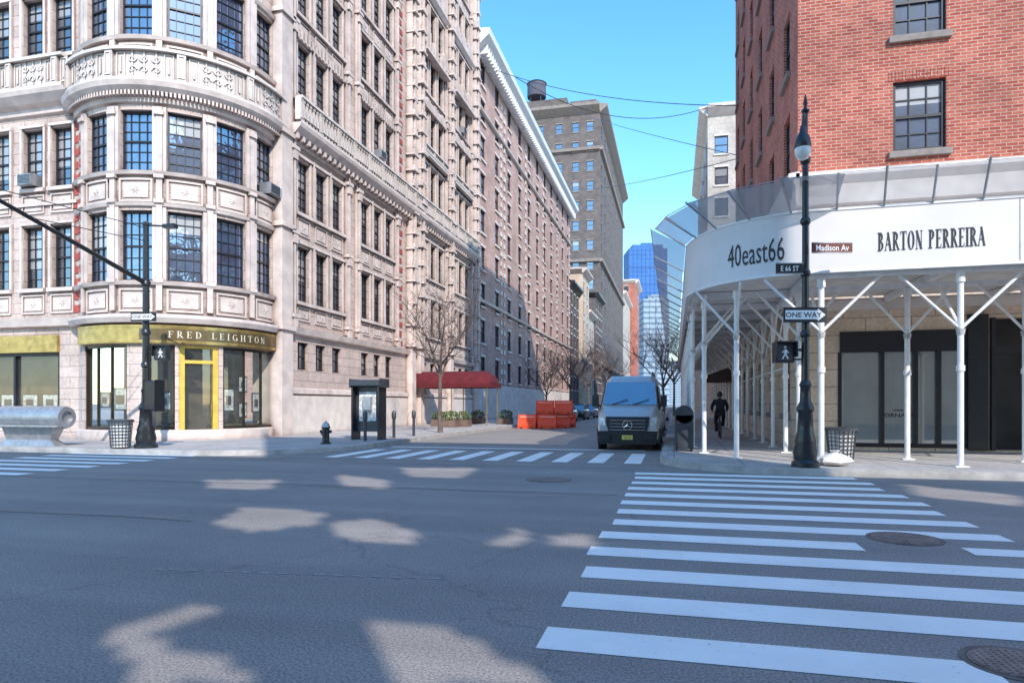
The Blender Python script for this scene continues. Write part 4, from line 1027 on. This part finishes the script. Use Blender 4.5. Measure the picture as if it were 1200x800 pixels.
m.build('frame',DKGR,bk)
m=MB(); m.path([(-.28,.25,1.02),(-.2,.34,1.03),(0,.35,1.0),(.2,.34,1.03),(.28,.25,1.02)],.014); m.build('handlebar',BLACK,bk)
m=MB(); m.loft([[(-.09,-.32,.91),(.09,-.32,.91),(.09,-.32,.96),(-.09,-.32,.96)],[(-.02,-.02,.91),(.02,-.02,.91),(.02,-.02,.95),(-.02,-.02,.95)]]); m.build('saddle',BLACK,bk,bev=.01)
pe=thing('person','person in a dark jacket and trousers riding a bicycle away under the shed','person',(bx_,by_,.15),local=True)
P=[(0,-.18,1.0),(0,-.14,1.18),(0,-.06,1.38),(0,0,1.5),(0,.03,1.6),(-.1,-.16,.98),(-.14,.16,.75),(-.13,-.08,.38),(-.13,.06,.32),(.1,-.16,.98),(.16,.2,.92),(.13,.0,.58),(.13,.14,.52),(-.2,-.02,1.46),(-.3,.06,1.22),(-.27,.24,1.08),(.2,-.02,1.46),(.3,.06,1.22),(.27,.24,1.08)]
E=[(0,1),(1,2),(2,3),(3,4),(0,5),(5,6),(6,7),(7,8),(0,9),(9,10),(10,11),(11,12),(2,13),(13,14),(14,15),(2,16),(16,17),(17,18)]
Rd=[.17,.17,.18,.08,.06,.12,.085,.055,.05,.12,.085,.055,.05,.09,.065,.045,.09,.065,.045]
skin('body',P,E,Rd,JACK,pe)
m=MB(); m.lathe((0,.04,1.56),[(.05,0),(.075,.04),(.09,.12),(.085,.19),(.05,.245),(.01,.26)],14); hd=m.build('head',SKINM,pe,smooth=True)
m=MB(); m.lathe((0,.02,1.64),[(.095,0),(.105,.07),(.1,.13),(.06,.19),(.01,.205)],14); m.build('hair',BLACK,hd,smooth=True)
for s in (-1,1):
    m=MB(); m.lathe((s*.27,.26,1.03),[(.012,-.045),(.03,-.03),(.033,.02),(.012,.045)],8,axis='Y'); m.build('hand',SKINM,pe,smooth=True)
    z_=.28 if s<0 else .48; yo=.06 if s>0 else -.04; m=MB(); m.loft([[(s*.13-.045,yo,z_),(s*.13+.045,yo,z_),(s*.13+.045,yo,z_+.09),(s*.13-.045,yo,z_+.09)],[(s*.13-.035,.26,z_),(s*.13+.035,.26,z_),(s*.13+.035,.26,z_+.05),(s*.13-.035,.26,z_+.05)]]); m.build('shoe',BLACK,pe,bev=.015)
t=thing('dark_awning','small dark awning over an entrance far along the right pavement','awning',(2.6,38,0),local=True)
m=MB(); m.loft([[(-1,-1.3,2.7),(-1,1.3,2.7),(-1,1.3,3.0),(-1,-1.3,3.0)],[(.95,-1.3,2.7),(.95,1.3,2.7),(.95,1.3,3.7),(.95,-1.3,3.7)]]); m.build('canvas_top',mat('brown_canvas',(.06,.035,.03),.8),t)
for y in (-1.2,1.2):
    m=MB(); m.tube((-.95,y,.15),(-.95,y,2.7),.03); m.build('pole',BRASS,t)
def wire(a,b,sag,lab,r=.025):
    m=MB(); a=Vector(a); b=Vector(b); pts=[a.lerp(b,i/20)-Vector((0,0,sag*4*(i/20)*(1-i/20))) for i in range(21)]; m.path(pts,r,5); tag(m.build('overhead_wire',BLACK),lab,'wire')
def onp(px,py,X=None,Y=None):
    if X is not None: Y=YonX(px,X)
    else: X=XonY(px,Y)
    d=-SN*X+CN*Y; return (X,Y,H+(HZ-py)*d/F)
wire(onp(575,80,X=-15.8),onp(864,124,X=3.4),.8,'topmost black wire crossing the sky between the buildings')
wire(onp(600,88,X=-15.8),onp(832,125,Y=75),2.6,'sagging wire just under the topmost one',.04)
wire(onp(672,130,X=-15.8),onp(864,182,X=3.4),.3,'thin wire crossing the sky at mid height')
wire(onp(672,222,X=-15.8),onp(864,186,X=3.4),.5,'lowest wire crossing the sky toward the brick building')
# ---------------------------------------------------------------- added unseen wall behind the viewer: shades the junction, its holes cast sun patches
SD=Vector((.45,-.65,.61)); polys=[[(120,744),(235,703),(250,714),(175,748),(215,762),(290,788),(275,802),(165,802),(140,770)],[(432,727),(500,735),(560,745),(640,805),(482,805)],[(250,615),(285,594),(382,600),(372,613),(300,623)],[(383,612),(440,607),(499,628),(470,638),(410,634)],[(576,638),(606,619),(626,623),(600,642)],[(636,627),(690,627),(702,637),(660,641)],[(396,555),(454,563),(454,573),(401,569)],[(241,562),(325,562),(319,573),(246,572)],[(1058,567),(1200,581),(1200,593),(1078,581)],[(470,548),(560,548),(540,560),(480,558)]]
def inside(x,y,P):
    c=False; j=len(P)-1
    for i in range(len(P)):
        if (P[i][1]>y)!=(P[j][1]>y) and x<(P[j][0]-P[i][0])*(y-P[i][1])/(P[j][1]-P[i][1])+P[i][0]: c=not c
        j=i
    return c
OB=thing('sun_blocking_wall','added unseen wall behind the viewer with holes shaped to let sun patches onto the road','building',(10,-10,0))
m=MB(); cs=.15; m.box(-14,40,-10.02,-10,0,10)
for ix in range(int(54/cs)):
    x0=-14+ix*cs; top=24.6 if x0<7 else (32 if x0<20.3 else 23.2)
    run=None; nz=int((top-10)/cs)
    for iz in range(nz+1):
        z0=10+iz*cs; end=iz==nz
        hole=True
        if not end:
            t_=(z0+cs/2)/SD.z; gx=x0+cs/2-SD.x*t_; hole=False
            gy=-10+.65*t_
            if gy>2:
                a,b=proj(gx,gy,0); hole=any(inside(a,b,P_) for P_ in polys)
        if not hole and run is None: run=z0
        if hole and run is not None: m.poly((x0,-10,run),(x0+cs,-10,run),(x0+cs,-10,z0),(x0,-10,z0)); run=None
m.build('wall',CREAM,OB)
# ---------------------------------------------------------------- light, sky, camera
w=bpy.data.worlds.new('World'); scene.world=w; w.use_nodes=True; nt=w.node_tree
sky=nt.nodes.new('ShaderNodeTexSky'); sky.sky_type='NISHITA'; sky.sun_disc=False; sky.sun_elevation=math.asin(.61); sky.sun_rotation=math.atan2(.45,-.65)
sky.air_density=1.2; sky.dust_density=.2; sky.ozone_density=3.5
hs=nt.nodes.new('ShaderNodeHueSaturation'); hs.inputs['Hue'].default_value=.495; hs.inputs['Saturation'].default_value=1.25; hs.inputs['Value'].default_value=2.55
bg=nt.nodes['Background']; nt.links.new(sky.outputs[0],hs.inputs['Color']); nt.links.new(hs.outputs[0],bg.inputs[0]); bg.inputs[1].default_value=.15
l=bpy.data.lights.new('sun','SUN'); l.energy=4.6; l.angle=R(.4); l.color=(1,.95,.88); o=bpy.data.objects.new('sun',l); COL.link(o); o.rotation_euler=(-SD).to_track_quat('-Z','Y').to_euler()
scene.view_settings.view_transform='Standard'; scene.view_settings.look='None'; scene.view_settings.exposure=0
cam=bpy.data.cameras.new('camera'); cam.lens=F/1200*36; cam.sensor_width=36; cam.shift_y=73/1200; cam.clip_end=6000; cam.clip_start=.1
o=bpy.data.objects.new('camera',cam); COL.link(o); o.location=(0,0,H); o.rotation_euler=(R(90),0,CA); scene.camera=o
